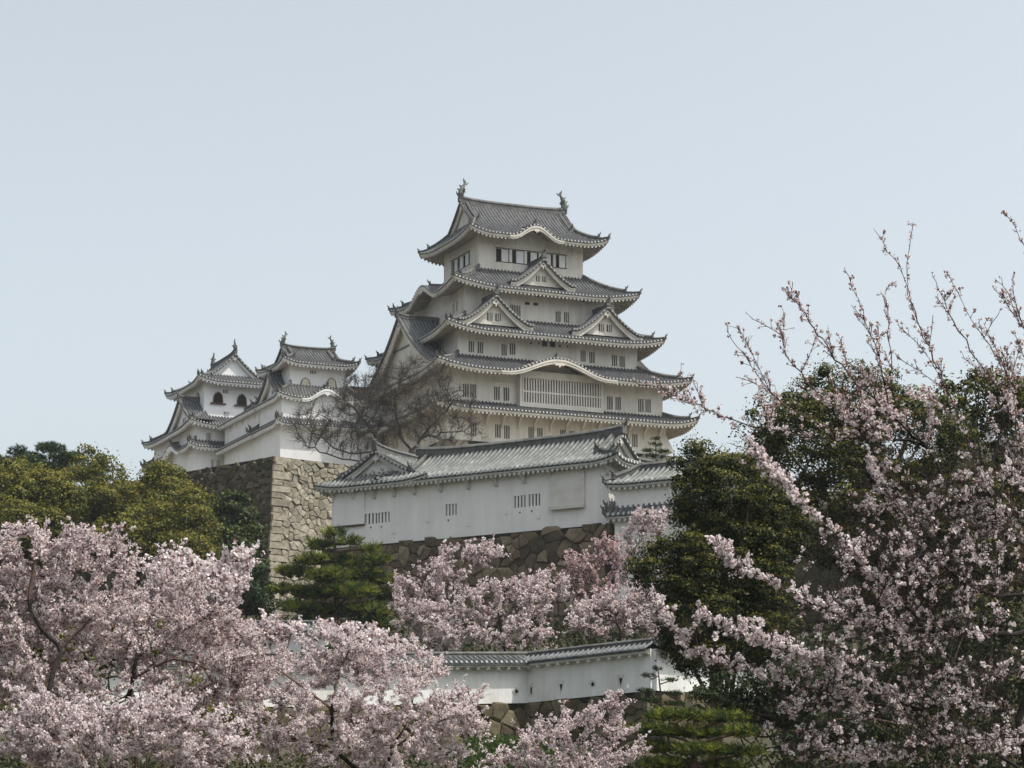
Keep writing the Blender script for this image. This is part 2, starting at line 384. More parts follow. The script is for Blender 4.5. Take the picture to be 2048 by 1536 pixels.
def dolphin(root, p, inward, s):
    """fish finial standing on its head at the end of a ridge, tail curling up"""
    i = np.array([inward[0], inward[1], 0.0]); t = np.array([-i[1], i[0], 0]); Z = np.array([0, 0, 1.0]); p = np.asarray(p, float)
    mb = MB()
    pts = [p + s * (i * x + Z * z) for x, z in [(-.10, -.1), (-.14, .15), (-.12, .38), (-.02, .60), (.10, .80), (.20, .96)]]
    mb.tube(pts, np.array([.20, .24, .20, .15, .10, .05]) * s, 8)
    for a, b, c in [((.10, .78), (.02, 1.28), (.26, 1.02)), ((.14, .86), (.46, 1.02), (.30, .82))]:
        T3 = [p + s * (i * q[0] + Z * q[1]) for q in (a, b, c)]
        mb.prism([q - t * .05 * s for q in T3], t * .10 * s)
    for a, b, c in [((-.22, .25), (-.46, .48), (-.22, .50)), ((-.12, .5), (-.30, .78), (-.04, .72)), ((.04, .2), (.22, .28), (.06, .42))]:
        T3 = [p + s * (i * q[0] + Z * q[1]) for q in (a, b, c)]
        mb.prism([q - t * .04 * s for q in T3], t * .08 * s)
    for sg in (-1, 1):
        T3 = [p + s * (t * sg * .18 + Z * .2), p + s * (t * sg * .42 + Z * .42), p + s * (t * sg * .14 + Z * .48)]
        mb.prism([q - i * .04 * s for q in T3], i * .08 * s)
    o = mb.build('fish_finial', M['bronze'], root, smooth=False)
    return o

def soffit(mb, f, Uo, Do, Uw, Dw, edge, pitch=0.47, slope=0.28, thick=0.30, inset=0.16, m=0):
    """white plastered rafters, their scalloped ends and the board above them"""
    n = max(2, int(round(2 * Uo / pitch))); w = 2 * Uo / n
    fr = np.array([0, 0.22, 0.27, 0.38, 0.5, 0.62, 0.73, 0.78]); of = np.array([0, 0, -.11, -.18, -.20, -.18, -.11, 0])
    us = (-Uo + (np.arange(n)[:, None] + fr[None]) * w).ravel(); us = np.append(us, Uo); o = np.append(np.tile(of, n), 0)
    ov = Do - Dw
    vm = np.where(np.abs(us) <= Uw, 1.0, np.clip((Uo - np.abs(us)) / max(Uo - Uw, 1e-3), 0, 1))
    t = np.linspace(0, 1, 4)
    V = t[None] * vm[:, None]
    D = (Do - inset) - V * (ov - inset)
    z = edge(us)[:, None] - thick - 0.1 + V * ov * slope + o[:, None]
    P = f.P(np.broadcast_to(us[:, None], D.shape), D, z)
    mb.grid(P, 1)
    top = f.P(us, Do - inset, edge(us) - 0.11)
    mb.grid(np.stack([top, P[:, 0]], 1), m)
    u2 = np.linspace(-Uo, Uo, max(8, int(Uo * 4)))
    e = edge(u2)
    d = Do - inset * 0.5
    fr_ = np.stack([f.P(u2, d, e - 0.10), f.P(u2, d, e - 0.10 - thick * 0.7), f.P(u2, d - 0.12, e - 0.10 - thick * 0.7)], 1)
    mb.grid(fr_, m)

def bell(x):
    x = np.clip(np.abs(x), 0, 1)
    return 0.5 * (1 + np.cos(math.pi * x))

def skirt(root, c, Ao, Bo, Ai, Bi, ze, rise, Aw, Bw, lift=0.75, pitch=0.42, sides='SWEN', kara=None, h=0.13, mats=None, plaster=None, hips=True, thick=0.30):
    kara = kara or {}
    mats = mats or [M['tile_gap'], M['tile_rib'], M['tile_end']]
    plaster = plaster or M['plaster_trim']
    rb = MB(); eb = MB(); fns = {}; ebs = []
    for sd in sides:
        f = Face(sd, c)
        Uo, Ui, Do, Di, Uw, Dw = (Ao, Ai, Bo, Bi, Aw, Bw) if sd in 'SN' else (Bo, Bi, Ao, Ai, Bw, Aw)
        kk = kara.get(sd)
        def edge(u, Uo=Uo, Ui=Ui, kk=kk):
            d = (Uo - np.abs(u)) / max(Uo - Ui, .5)
            z = ze + lift * np.clip(1 - d * 0.75, 0, 1) ** 2
            if kk: z = z + kk[2] * bell((u - kk[0]) / kk[1])
            return z
        def fn(u, v, f=f, Uo=Uo, Ui=Ui, Do=Do, Di=Di, kk=kk):
            d = (Uo - np.abs(u)) / max(Uo - Ui, .5)
            z = ze + lift * np.clip(1 - d * 0.75, 0, 1) ** 2 * (1 - v) + rise * (0.62 * v + 0.38 * v * v)
            if kk:
                bz = bell((u - kk[0]) / kk[1])
                z = np.where(bz > 0, np.maximum(z, ze + kk[2] * bz + 0.05 * v), z)
            return f.P(u, Do - v * (Do - Di), z)
        vm = lambda u, Uo=Uo, Ui=Ui: np.where(np.abs(u) <= Ui, 1.0, np.clip((Uo - np.abs(u)) / max(Uo - Ui, 1e-3), 0, 1))
        tiles(rb, -Uo, Uo, fn, vm, pitch, h)
        soffit(eb, f, Uo, Do, Uw, Dw, edge, thick=thick)
        if not hips: ebs.append(eb); eb = MB()
        fns[sd] = (f, edge, fn, Uo, Do, Ui, Di, Dw)
    roof = rb.build('roof', mats, root)
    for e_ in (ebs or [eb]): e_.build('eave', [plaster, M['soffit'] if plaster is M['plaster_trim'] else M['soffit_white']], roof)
    for sd, kk in kara.items():
        if sd not in sides: continue
        f, edge, fn, Uo, Do, Ui, Di, Dw = fns[sd]
        u = np.linspace(kk[0] - kk[1] * 1.12, kk[0] + kk[1] * 1.12, 41); e = edge(u)
        th = 0.34 + 0.16 * bell((u - kk[0]) / kk[1] * 0.8)
        b = MB()
        b.grid(np.stack([f.P(u, Do - 0.05, e - 0.1), f.P(u, Do + 0.03, e - 0.12), f.P(u, Do + 0.03, e - 0.12 - th * .45), f.P(u, Do - 0.03, e - 0.12 - th * .45),
                         f.P(u, Do - 0.03, e - 0.12 - th), f.P(u, Do - 0.3, e - 0.12 - th)], 1))
        b.build('curved_gable_board', plaster, roof)
        b = MB(); wz = np.full_like(u, ze - 0.9)
        b.grid(np.stack([f.P(u, Dw + 0.012, wz), f.P(u, Dw + 0.012, np.maximum(e + 0.05, wz))], 1))
        b.build('arch_infill', plaster, roof)
        b = MB(); K = kk[2]
        zc = ze + K - 0.12 - 0.45
        pd = [(-1.5, .02), (-.9, -.02), (-.5, -.28), (-.22, -.2), (0, -.5), (.22, -.2), (.5, -.28), (.9, -.02), (1.5, .02), (.9, .25), (0, .4), (-.9, .25)]
        b.prism([f.P(kk[0] + x * kk[1] * .14, Do - 0.1, zc + z * .9) for x, z in pd], np.append(f.N * 0.08, 0))
        b.build('pendant', plaster, roof)
        b = MB()
        Dr = Di + 0.1
        zt = ze + K + 0.1
        pts = [f.P(kk[0], d, zt + 0.05 * i) for i, d in enumerate(np.linspace(Do - 0.25 * (Do - Di), Dr, 5))]
        sweep(b, pts, 0.34, 0.34); b.build('arch_ridge', M['ridge'], roof)
        ornament('ridge_ornament', roof, pts[0] + np.append(f.N * .1, 0), f.N, 0.62)
    if hips:
        for sx, sy in ((-1, -1), (1, -1), (-1, 1), (1, 1)):
            need = ('W' if sx < 0 else 'E') in sides and ('S' if sy < 0 else 'N') in sides
            if not need: continue
            v = np.linspace(0, 1, 9)
            x = c[0] + sx * (Ao - v * (Ao - Ai)); y = c[1] + sy * (Bo - v * (Bo - Bi))
            z = ze + lift * np.clip(1 - v * .75, 0, 1) ** 2 * (1 - v) + rise * (0.62 * v + 0.38 * v * v)
            pts = np.stack([x, y, z + 0.06], -1)
            b = MB(); sweep(b, pts, 0.26, 0.24); sweep(b, pts[2:], 0.34, 0.46)
            hr = b.build('hip_ridge', M['ridge'], roof)
            o = np.array([sx * (Ao - Ai), sy * (Bo - Bi)], float); o /= np.linalg.norm(o)
            ornament('corner_ornament', roof, pts[0] + np.append(o * 0.05, 0.05), o, 0.42)
            ornament('ridge_ornament', roof, pts[2] + np.array([0, 0, .22]), o, 0.55)
    return roof, fns

def gable(root, side, c, uc, hw, df, db, zb, za, name='gable', mats=None, plaster=None, pitch=0.42, window=True, board=0.5, orn=0.75, ov=0.5, curve=0.5, h=0.12, inset=0.75):
    """triangular dormer gable with concave slopes: front plane at distance df from the centre, roof running back to db"""
    mats = mats or [M['tile_gap'], M['tile_rib'], M['tile_end']]; plaster = plaster or M['plaster_trim']
    f = Face(side, c); H = za - zb
    q = lambda v: (1 - curve) * v + curve * v * v
    zf = lambda v: zb + H * q(v) + 0.25 * np.clip(1 - v * 5, 0, 1) ** 2
    rb = MB()
    for s in (-1, 1):
        def fn(u, v, s=s):
            return f.P(uc + s * hw * (1 - v), df + ov - u, zf(v))
        tiles(rb, 0.0, df + ov - db, fn, lambda u: np.ones_like(u), pitch, h, nv=9, ends=False)
    g = rb.build(name, mats, root)
    # verge: thick row of tiles with pale round ends
    vb = MB(); v = np.linspace(0, 1, 15)
    for s in (-1, 1):
        pts = f.P(uc + s * hw * (1 - v), df + ov - 0.06, zf(v) + 0.05)
        vb.tube(pts, 0.19, 6)
        L = np.linalg.norm(np.diff(pts, axis=0), axis=1).sum(); nd = max(3, int(L / 0.42))
        vv = np.linspace(0.02, 0.98, nd)
        cen = f.P(uc + s * hw * (1 - vv), df + ov + 0.125, zf(vv) + 0.02)
        an = np.linspace(0, 2 * math.pi, 6, endpoint=False); r = 0.085
        t3 = np.append(f.T, 0); Z = np.array([0, 0, 1.0])
        D = cen[:, None] + r * (t3[None, None] * np.cos(an)[None, :, None] + Z[None, None] * np.sin(an)[None, :, None])
        vb.add(D.reshape(-1, 3), np.arange(6)[None] + 6 * np.arange(nd)[:, None], 1)
    vb.build('verge', [M['ridge'], M['tile_end']], g)
    bb = MB()
    for s in (-1, 1):
        x = uc + s * hw * (1 - v); zt = zf(v) - 0.14; bh = board * (1.25 - 0.45 * v)
        d0 = df + ov - 0.16
        bb.grid(np.stack([f.P(x, d0 - 0.2, zt), f.P(x, d0, zt), f.P(x, d0, zt - bh * .4), f.P(x, d0 - .07, zt - bh * .4), f.P(x, d0 - .07, zt - bh), f.P(x, d0 - 0.25, zt - bh)], 1))
    bb.build('bargeboard', plaster, g)
    wb = MB(); vv = np.linspace(0, 1, 13)
    d1 = df + ov - inset
    L_ = f.P(uc - hw * (1 - vv), d1, zf(vv) - 0.16); R_ = f.P(uc + hw * (1 - vv), d1, zf(vv) - 0.16)
    wb.grid(np.stack([L_, R_], 1))
    # soffit closing strip behind the boards
    for s in (-1, 1):
        x = uc + s * hw * (1 - v); zt = zf(v) - 0.16
        wb.grid(np.stack([f.P(x, df + ov - 0.3, zt), f.P(x, d1, zt)], 1))
    wb.build('gable_wall', plaster, g)
    pb = MB(); zp = za - 0.14 - board * 0.85; k = board * 0.9
    pd = [(-.9, -.15), (-.45, -.55), (-.2, -.45), (0, -1.15), (.2, -.45), (.45, -.55), (.9, -.15), (.35, .25), (0, .6), (-.35, .25)]
    pb.prism([f.P(uc + x * k, df + ov - 0.22, zp + z * k) for x, z in pd], np.append(f.N * 0.12, 0))
    an = np.linspace(0, 2 * math.pi, 8, endpoint=False)
    pb.prism([f.P(uc + .16 * k * math.cos(t), df + ov - 0.10, zp + .16 * k * math.sin(t)) for t in an], np.append(f.N * 0.05, 0), 1)
    pb.build('pendant', [plaster, M['wood']], g)
    sb = MB()
    pts = [f.P(uc, d, za + 0.02 + (0.18 * max(0, (d - df) / ov) ** 2)) for d in np.linspace(df + ov, db, 7)]
    sweep(sb, pts, 0.42, 0.46); sb.build('gable_ridge', M['ridge'], g)
    ornament('ridge_ornament', g, pts[0] + np.array([f.N[0] * .1, f.N[1] * .1, 0.12]), f.N, orn)
    if window:
        hh = window if not isinstance(window, bool) else H * 0.2
        zc = zb + H * 0.30
        for sx in (-1, 1):
            slot_panel(g, f, uc + sx * hh * 0.68, zc, hh * 0.85, hh * 1.1, d1 + 0.02, plaster, bars=2)
    return g

def slot_panel(parent, f, u, z, w, h, d, plaster, bars=3, name='gable_window'):
    b = MB()
    b.prism([f.P(u - w/2, d, z - h/2), f.P(u + w/2, d, z - h/2), f.P(u + w/2, d, z + h/2), f.P(u - w/2, d, z + h/2)], np.append(f.N * 0.02, 0), 0)
    bw = w * .34 / bars; sl = w * .66 / (bars + 1)
    for i in range(bars):
        x = u - w/2 + sl + i * (bw + sl)
        b.prism([f.P(x, d + .02, z - h/2), f.P(x + bw, d + .02, z - h/2), f.P(x + bw, d + .02, z + h/2), f.P(x, d + .02, z + h/2)], np.append(f.N * 0.04, 0), 1)
    return b.build(name, [M['black'], plaster], parent)

def walls(root, c, A, B, z0, z1, holes=None, mat_=None, name='wall', depth=0.28, batter=0.0):
    """plastered storey with real window openings; holes: side -> [(u0, u1, z0, z1)]"""
    holes = holes or {}
    mb = MB()
    for sd in 'SWEN':
        f = Face(sd, c); U, D = (A, B) if sd in 'SN' else (B, A)
        hs = holes.get(sd, [])
        ub = sorted(set([-U, U] + [x for h_ in hs for x in h_[:2]] + list(np.linspace(-U, U, 7)))); zs = sorted(set([z0, z1] + [x for h_ in hs for x in h_[2:4]]))
        for i in range(len(ub) - 1):
            for j in range(len(zs) - 1):
                um = (ub[i] + ub[i+1]) / 2; zm = (zs[j] + zs[j+1]) / 2
                if any(h_[0] < um < h_[1] and h_[2] < zm < h_[3] for h_ in hs): continue
                mb.add(f.P([ub[i], ub[i+1], ub[i+1], ub[i]], D, [zs[j], zs[j], zs[j+1], zs[j+1]]), [[0, 1, 2, 3]])
        for u0, u1, a0, a1 in [h_[:4] for h_ in hs]:
            p = f.P([u0, u1, u1, u0], D, [a0, a0, a1, a1]); q = f.P([u0, u1, u1, u0], D - depth, [a0, a0, a1, a1])
            mb.add(np.vstack([p, q]), [(0, 1, 5, 4), (1, 2, 6, 5), (2, 3, 7, 6), (3, 0, 4, 7)])
    return mb.build(name, mat_ or M['plaster_warm'], root)

def barred(root, side, c, D, hole, plaster, bars=3, depth=0.28, name='window', frac=0.42, mid=False, back=None):
    """dark opening set back in the wall with stout plastered bars"""
    f = Face(side, c); u0, u1, z0, z1 = hole
    b = MB()
    b.add(f.P([u0, u1, u1, u0], D - depth + 0.01, [z0, z0, z1, z1]), [[0, 1, 2, 3]], 0)
    p = (u1 - u0) / (bars + (1 - frac)); bw = p * frac
    for i in range(bars):
        x = u0 + p * (1 - frac) + i * p
        lo = f.P(x, D - 0.14, z0); hi = f.P(x + bw, D - 0.03, z1)
        b.box(np.minimum(lo, hi), np.maximum(lo, hi), 1)
    if mid:
        zm = (z0 + z1) / 2
        lo = f.P(u0, D - 0.12, zm - .09); hi = f.P(u1, D - 0.04, zm + .09)
        b.box(np.minimum(lo, hi), np.maximum(lo, hi), 1)
    return b.build(name, [back or M['black'], plaster], root)

def irimoya(root, c, axis, Ax, By, ze, zr, gx, yg, Xw, Yw, lift=0.7, pitch=0.42, kara=None, mats=None, plaster=None, fish=1.7, orn=0.6, h=0.13, board=0.45, ridge_h=0.62, thick=0.3, curve=0.5, wallmat=None, ends=(-1, 1), plain=False, rafters=0.47):
    """hip-and-gable roof; axis 'a' or 'b' is the direction of the main ridge"""
    mats = mats or [M['tile_gap'], M['tile_rib'], M['tile_end']]; plaster = plaster or M['plaster_trim']
    H = zr - ze; q = lambda v: (1 - curve) * v + curve * v * v
    vh = 1 - yg / By; ov = 0.45
    longs = ('S', 'N') if axis == 'a' else ('W', 'E'); shorts = {-1: 'W', 1: 'E'} if axis == 'a' else {-1: 'S', 1: 'N'}
    rb = MB(); eb = MB()
    def lft(d, pr): return lift * np.clip(1 - d * 0.8, 0, 1) ** 2 * np.clip(1 - pr, 0, 1)
    lo_end = gx + ov
    for sd in longs:
        f = Face(sd, c); kk = (kara or {}).get(sd)
        def zed(u, kk=kk):
            z = ze + lft((Ax - np.abs(u)) / (Ax - gx), 0 * u)
            if kk: z = z + kk[2] * bell((u - kk[0]) / kk[1])
            return z
        def fn(u, v, f=f, kk=kk):
            z = ze + H * q(v) + lft((Ax - np.abs(u)) / (Ax - gx), v / vh)
            if kk:
                bz = bell((u - kk[0]) / kk[1]); z = np.where(bz > 0, np.maximum(z, ze + kk[2] * bz + .05 * v), z)
            return f.P(u, By * (1 - v), z)
        def vm(u):
            hip = 1 - (By - (Ax - np.abs(u)) * (By - yg) / (Ax - gx)) / By
            return np.where(np.abs(u) <= lo_end, 1.0, np.clip(hip, 0, 1))
        tiles(rb, -Ax, Ax, fn, vm, pitch, h, nv=9)
        soffit(eb, f, Ax, By, Xw, Yw, zed, thick=thick, pitch=rafters)
        if kk:
            fS, fnS, edS, kkS = f, fn, zed, kk
    for sg, sd in shorts.items():
        f = Face(sd, c)
        def zed(u): return ze + lft((By - np.abs(u)) / (By - yg), 0 * u)
        def fn(u, w, f=f):
            return f.P(u, Ax - w * (Ax - gx), ze + H * q(w * vh) + lft((By - np.abs(u)) / (By - yg), w))
        vm = lambda u: np.where(np.abs(u) <= yg, 1.0, np.clip((By - np.abs(u)) / (By - yg), 0, 1))
        tiles(rb, -By, By, fn, vm, pitch, h, nv=5)
        soffit(eb, f, By, Ax, Yw, Xw, zed, thick=thick, pitch=rafters)
    roof = rb.build('roof', mats, root)
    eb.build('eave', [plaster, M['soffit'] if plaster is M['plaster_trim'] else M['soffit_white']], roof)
    if kara:
        u = np.linspace(kkS[0] - kkS[1] * 1.12, kkS[0] + kkS[1] * 1.12, 41); e = edS(u); f = fS; Do = By
        th = 0.34 + 0.16 * bell((u - kkS[0]) / kkS[1] * .8)
        b = MB(); b.grid(np.stack([f.P(u, Do - .05, e - .1), f.P(u, Do + .03, e - .12), f.P(u, Do + .03, e - .12 - th * .45), f.P(u, Do - .03, e - .12 - th * .45), f.P(u, Do - .03, e - .12 - th), f.P(u, Do - .3, e - .12 - th)], 1))
        b.build('curved_gable_board', plaster, roof)
        b = MB(); b.grid(np.stack([f.P(u, Yw + .012, ze - .9 + 0 * u), f.P(u, Yw + .012, e + .02)], 1)); b.build('arch_infill', plaster, roof)
        b = MB(); zc = ze + kkS[2] - .55
        pd = [(-1.5, .02), (-.9, -.02), (-.5, -.28), (-.22, -.2), (0, -.5), (.22, -.2), (.5, -.28), (.9, -.02), (1.5, .02), (.9, .25), (0, .4), (-.9, .25)]
        b.prism([f.P(kkS[0] + x * kkS[1] * .14, Do - .1, zc + z * .9) for x, z in pd], np.append(f.N * .08, 0)); b.build('pendant', plaster, roof)
        b = MB(); d = np.linspace(By * .93, By * .42, 6); zt = ze + kkS[2] + .08
        pts = [f.P(kkS[0], x, zt + 0.35 * i / 5) for i, x in enumerate(d)]
        sweep(b, pts, .32, .3); b.build('arch_ridge', M['ridge'], roof); ornament('ridge_ornament', roof, pts[0], f.N, .6)
    # gable ends
    y = np.linspace(-yg, yg, 25); zt = ze + H * q(1 - np.abs(y) / By)
    for sg in ends:
        sd = shorts[sg]; f = Face(sd, c)
        b = MB(); d0 = lo_end - 0.14; bh = board * (1.25 - .5 * (1 - np.abs(y) / yg))
        b.grid(np.stack([f.P(y, d0 - .2, zt - .12), f.P(y, d0, zt - .12), f.P(y, d0, zt - .12 - bh * .4), f.P(y, d0 - .07, zt - .12 - bh * .4), f.P(y, d0 - .07, zt - .12 - bh), f.P(y, d0 - .25, zt - .12 - bh)], 1))
        b.build('bargeboard', plaster, roof)
        b = MB(); zb_ = ze + H * q(vh) - 0.1
        b.grid(np.stack([f.P(y, gx - .03, np.minimum(zb_, zt)), f.P(y, gx - .03, zt - .1)], 1))
        b.grid(np.stack([f.P(y, gx - .03, zt - .14), f.P(y, d0 - .2, zt - .14)], 1))
        b.build('gable_wall', wallmat or plaster, roof)
        b = MB(); k = board * 1.0; zp = zr - .12 - board * .8
        pd = [(-.9, -.15), (-.45, -.55), (-.2, -.45), (0, -1.15), (.2, -.45), (.45, -.55), (.9, -.15), (.35, .25), (0, .6), (-.35, .25)]
        b.prism([f.P(x * k, d0 - .06, zp + z * k) for x, z in pd], np.append(f.N * .12, 0)); b.build('pendant', plaster, roof)
        b = MB(); pts = f.P(y, lo_end - .04, zt + .06); b.tube(pts, .16, 6)
        nd = int(2.6 * yg / .42); yy = np.linspace(-yg, yg, nd); cen = f.P(yy, lo_end + .13, ze + H * q(1 - np.abs(yy) / By) + .03)
        an = np.linspace(0, 2 * math.pi, 6, endpoint=False); t3 = np.append(f.T, 0); Z = np.array([0, 0, 1.0])
        D = cen[:, None] + .09 * (t3[None, None] * np.cos(an)[None, :, None] + Z[None, None] * np.sin(an)[None, :, None])
        b.add(D.reshape(-1, 3), np.arange(6)[None] + 6 * np.arange(nd)[:, None], 1)
        b.build('verge', [M['ridge'], M['tile_end']], roof)
    # ridges
    f = Face(longs[0], c)
    u = np.linspace(-lo_end, lo_end, 21)
    pts = f.P(u, 0, zr + 0.0 + 0.28 * (np.abs(u) / lo_end) ** 4)
    b = MB(); sweep(b, pts, 0.46, ridge_h, sink=.25); rd = b.build('main_ridge', M['ridge'], roof)
    for sg in (-1, 1):
        o = f.T * sg
        ornament('ridge_ornament', roof, pts[0 if sg < 0 else -1] + np.append(o * .08, 0.05), o, orn)
        if fish:
            dolphin(roof, pts[0 if sg < 0 else -1] + np.append(-o * .35, ridge_h * 1.0), -o, fish / 1.3)
    for sd in longs:
        f = Face(sd, c)
        for sg in (() if plain else (-1, 1)):
            b = MB(); v = np.linspace(1 - .03, vh * 0.95, 8)
            pts = f.P(sg * (gx - 0.35), By * (1 - v), ze + H * q(v) + .05)
            sweep(b, pts, .3, .34); b.build('descending_ridge', M['ridge'], roof)
            ornament('ridge_ornament', roof, pts[-1] + np.append(f.N * .05, .1), f.N, orn * .85)
            b = MB(); w = np.linspace(0, 1, 8)
            x = sg * (Ax - w * (Ax - gx)); yy = By - w * (By - yg)
            pts = f.P(x, yy, ze + H * q(w * vh) + lft(w, w) + .06)
            sweep(b, pts, .26, .24); sweep(b, pts[2:], .32, .4); b.build('hip_ridge', M['ridge'], roof)
            o = (pts[0] - pts[-1])[:2]
            ornament('corner_ornament', roof, pts[0] + np.array([0, 0, .05]), o, .42)
            ornament('ridge_ornament', roof, pts[2] + np.array([0, 0, .2]), o, .5)
    return roof
# ------------------------------------------------------------------ dry stone walls
def _clip(poly, nx, ny, c):
    out = []
    n = len(poly)
    for i in range(n):
        p = poly[i]; q = poly[(i + 1) % n]
        dp = nx * p[0] + ny * p[1] - c; dq = nx * q[0] + ny * q[1] - c
        if dp <= 0: out.append(p)
        if (dp < 0 < dq) or (dq < 0 < dp):
            t = dp / (dp - dq); out.append((p[0] + t * (q[0] - p[0]), p[1] + t * (q[1] - p[1])))
    return out
def stone_face(mb, P, U, Z0, Z1, size, seed, gap=0.05, bulge=0.16, quoin=0, jag=0.0, flat=1.25, jm=0):
    """irregular fitted stones; P(u, z, depth) -> xyz; quoin: 1 = long corner blocks at u = 0"""
    rs = np.random.RandomState(seed)
    sx, sz = size * flat, size
    nx, nz = int(U / sx) + 1, int((Z1 - Z0) / sz) + 1
    pts = []
    for j in range(-1, nz + 1):
        for i in range(-1, nx + 1):
            if rs.rand() < 0.18: continue
            pts.append(((i + 0.5 + (j % 2) * 0.5 + rs.uniform(-.42, .42)) * sx, Z0 + (j + .5 + rs.uniform(-.40, .40)) * sz))
            if rs.rand() < 0.28: pts.append(((i + rs.rand()) * sx, Z0 + (j + rs.rand()) * sz))
    pts = np.array(pts)
    mb.grid(np.array([[P(u, z, -0.12) for z in np.linspace(Z0, Z1, 8)] for u in (0, U * .25, U * .5, U * .75, U)]), 1)
    for k, (x, z) in enumerate(pts):
        top = Z1 + (rs.uniform(-jag, jag) if jag else 0)
        d = np.hypot(*(pts - pts[k]).T)
        nb = np.where((d < size * 3.2) & (d > 1e-6))[0]
        poly = [(max(0, x - 3 * size), max(Z0, z - 3 * size)), (min(U, x + 3 * size), max(Z0, z - 3 * size)), (min(U, x + 3 * size), min(top, z + 3 * size)), (max(0, x - 3 * size), min(top, z + 3 * size))]
        if not (0 <= x <= U and Z0 <= z <= Z1): continue
        for b in nb[np.argsort(d[nb])][:16]:
            dx, dz = pts[b] - pts[k]; L = d[b]
            poly = _clip(poly, dx / L, dz / L, (dx * (x + pts[b][0]) + dz * (z + pts[b][1])) / 2 / L)
            if len(poly) < 3: break
        if len(poly) < 3: continue
        if quoin and max(p[0] for p in poly) < quoin * 0.75: continue
        pa = np.array(poly); c = pa.mean(0); r = np.linalg.norm(pa - c, axis=1).mean()
        if r < size * 0.15: continue
        s0 = 1 - gap / r; s1 = max(.3, 1 - gap / r - 0.22); n = len(pa)
        bz = bulge * rs.uniform(.4, 1.8); tx, tz = rs.uniform(-.2, .2, 2)
        A = c + (pa - c) * s0; B = c + (pa - c) * s1
        V = [P(q[0], q[1], -0.1) for q in c + (pa - c) * min(1, s0 + .02)] + [P(q[0], q[1], bz * .45 + tx * (q[0] - c[0]) + tz * (q[1] - c[1])) for q in A] + [P(q[0], q[1], bz + tx * (q[0] - c[0]) + tz * (q[1] - c[1])) for q in B]
        tn = float(np.clip(rs.normal(.48, .27), 0, 1))
        for r0 in (0, 1):
            mb.add(V, [(r0 * n + i, r0 * n + (i + 1) % n, (r0 + 1) * n + (i + 1) % n, (r0 + 1) * n + i) for i in range(n)], 0, tn)
        mb.add(V[2 * n:], [list(range(n))], 0, tn)
    if quoin:
        z = Z0; k = 0
        while z < Z1 - .2:
            hgt = rs.uniform(.5, .8); L = quoin * (1.35 if k % 2 == (seed % 2) else 0.75) * rs.uniform(.9, 1.1)
            zt = min(z + hgt, Z1); e = .03; b = rs.uniform(.12, .2); tn = float(np.clip(rs.normal(.52, .18), 0, 1))
            V = [P(e - .15, z + e, -.3), P(L, z + e, -.3), P(L, zt - e, -.3), P(e - .15, zt - e, -.3), P(-b, z + e, b), P(L - e, z + e * 2, b), P(L - e, zt - e * 2, b), P(-b, zt - e, b)]
            mb.add(V, [(4, 5, 6, 7), (0, 1, 5, 4), (1, 2, 6, 5), (2, 3, 7, 6), (3, 0, 4, 7)], 0, tn)
            z = zt; k += 1

# ------------------------------------------------------------------ plants
def quads(mb, cen, size, rs, up=None, mats=(0,), w=None, aspect=1.0, nrm=None, jitter=1.0, sides=4):
    """many small leaf-like faces, each with its own direction"""
    n = len(cen)
    if n == 0: return
    N = rs.normal(size=(n, 3))
    if nrm is not None: N = N * jitter + nrm
    N /= np.linalg.norm(N, axis=1)[:, None] + 1e-9
    R = rs.normal(size=(n, 3)); U = np.cross(N, R); U /= np.linalg.norm(U, axis=1)[:, None] + 1e-9
    W = np.cross(N, U)
    s = np.broadcast_to(size, (n,)) * rs.uniform(.7, 1.3, n)
    an = np.linspace(0, 2 * math.pi, sides, endpoint=False)
    V = cen[:, None] + s[:, None, None] * (U[:, None] * np.cos(an)[None, :, None] * aspect + W[:, None] * np.sin(an)[None, :, None])
    m = rs.choice(np.array(mats), size=n, p=w)
    mb.add(V.reshape(-1, 3), np.arange(sides)[None] + sides * np.arange(n)[:, None], m)

def in_ellipsoids(lobes, n, rs, shell=0.0):
    """n random points inside (or near the surface of) a union of ellipsoids (c, r)"""
    vol = np.array([np.prod(r) for c, r in lobes]); k = rs.choice(len(lobes), size=n, p=vol / vol.sum())
    d = rs.normal(size=(n, 3)); d /= np.linalg.norm(d, axis=1)[:, None]
    rad = rs.uniform(shell ** 3, 1, n) ** (1 / 3)
    c = np.array([l[0] for l in lobes])[k]; r = np.array([l[1] for l in lobes])[k]
    return c + d * rad[:, None] * r

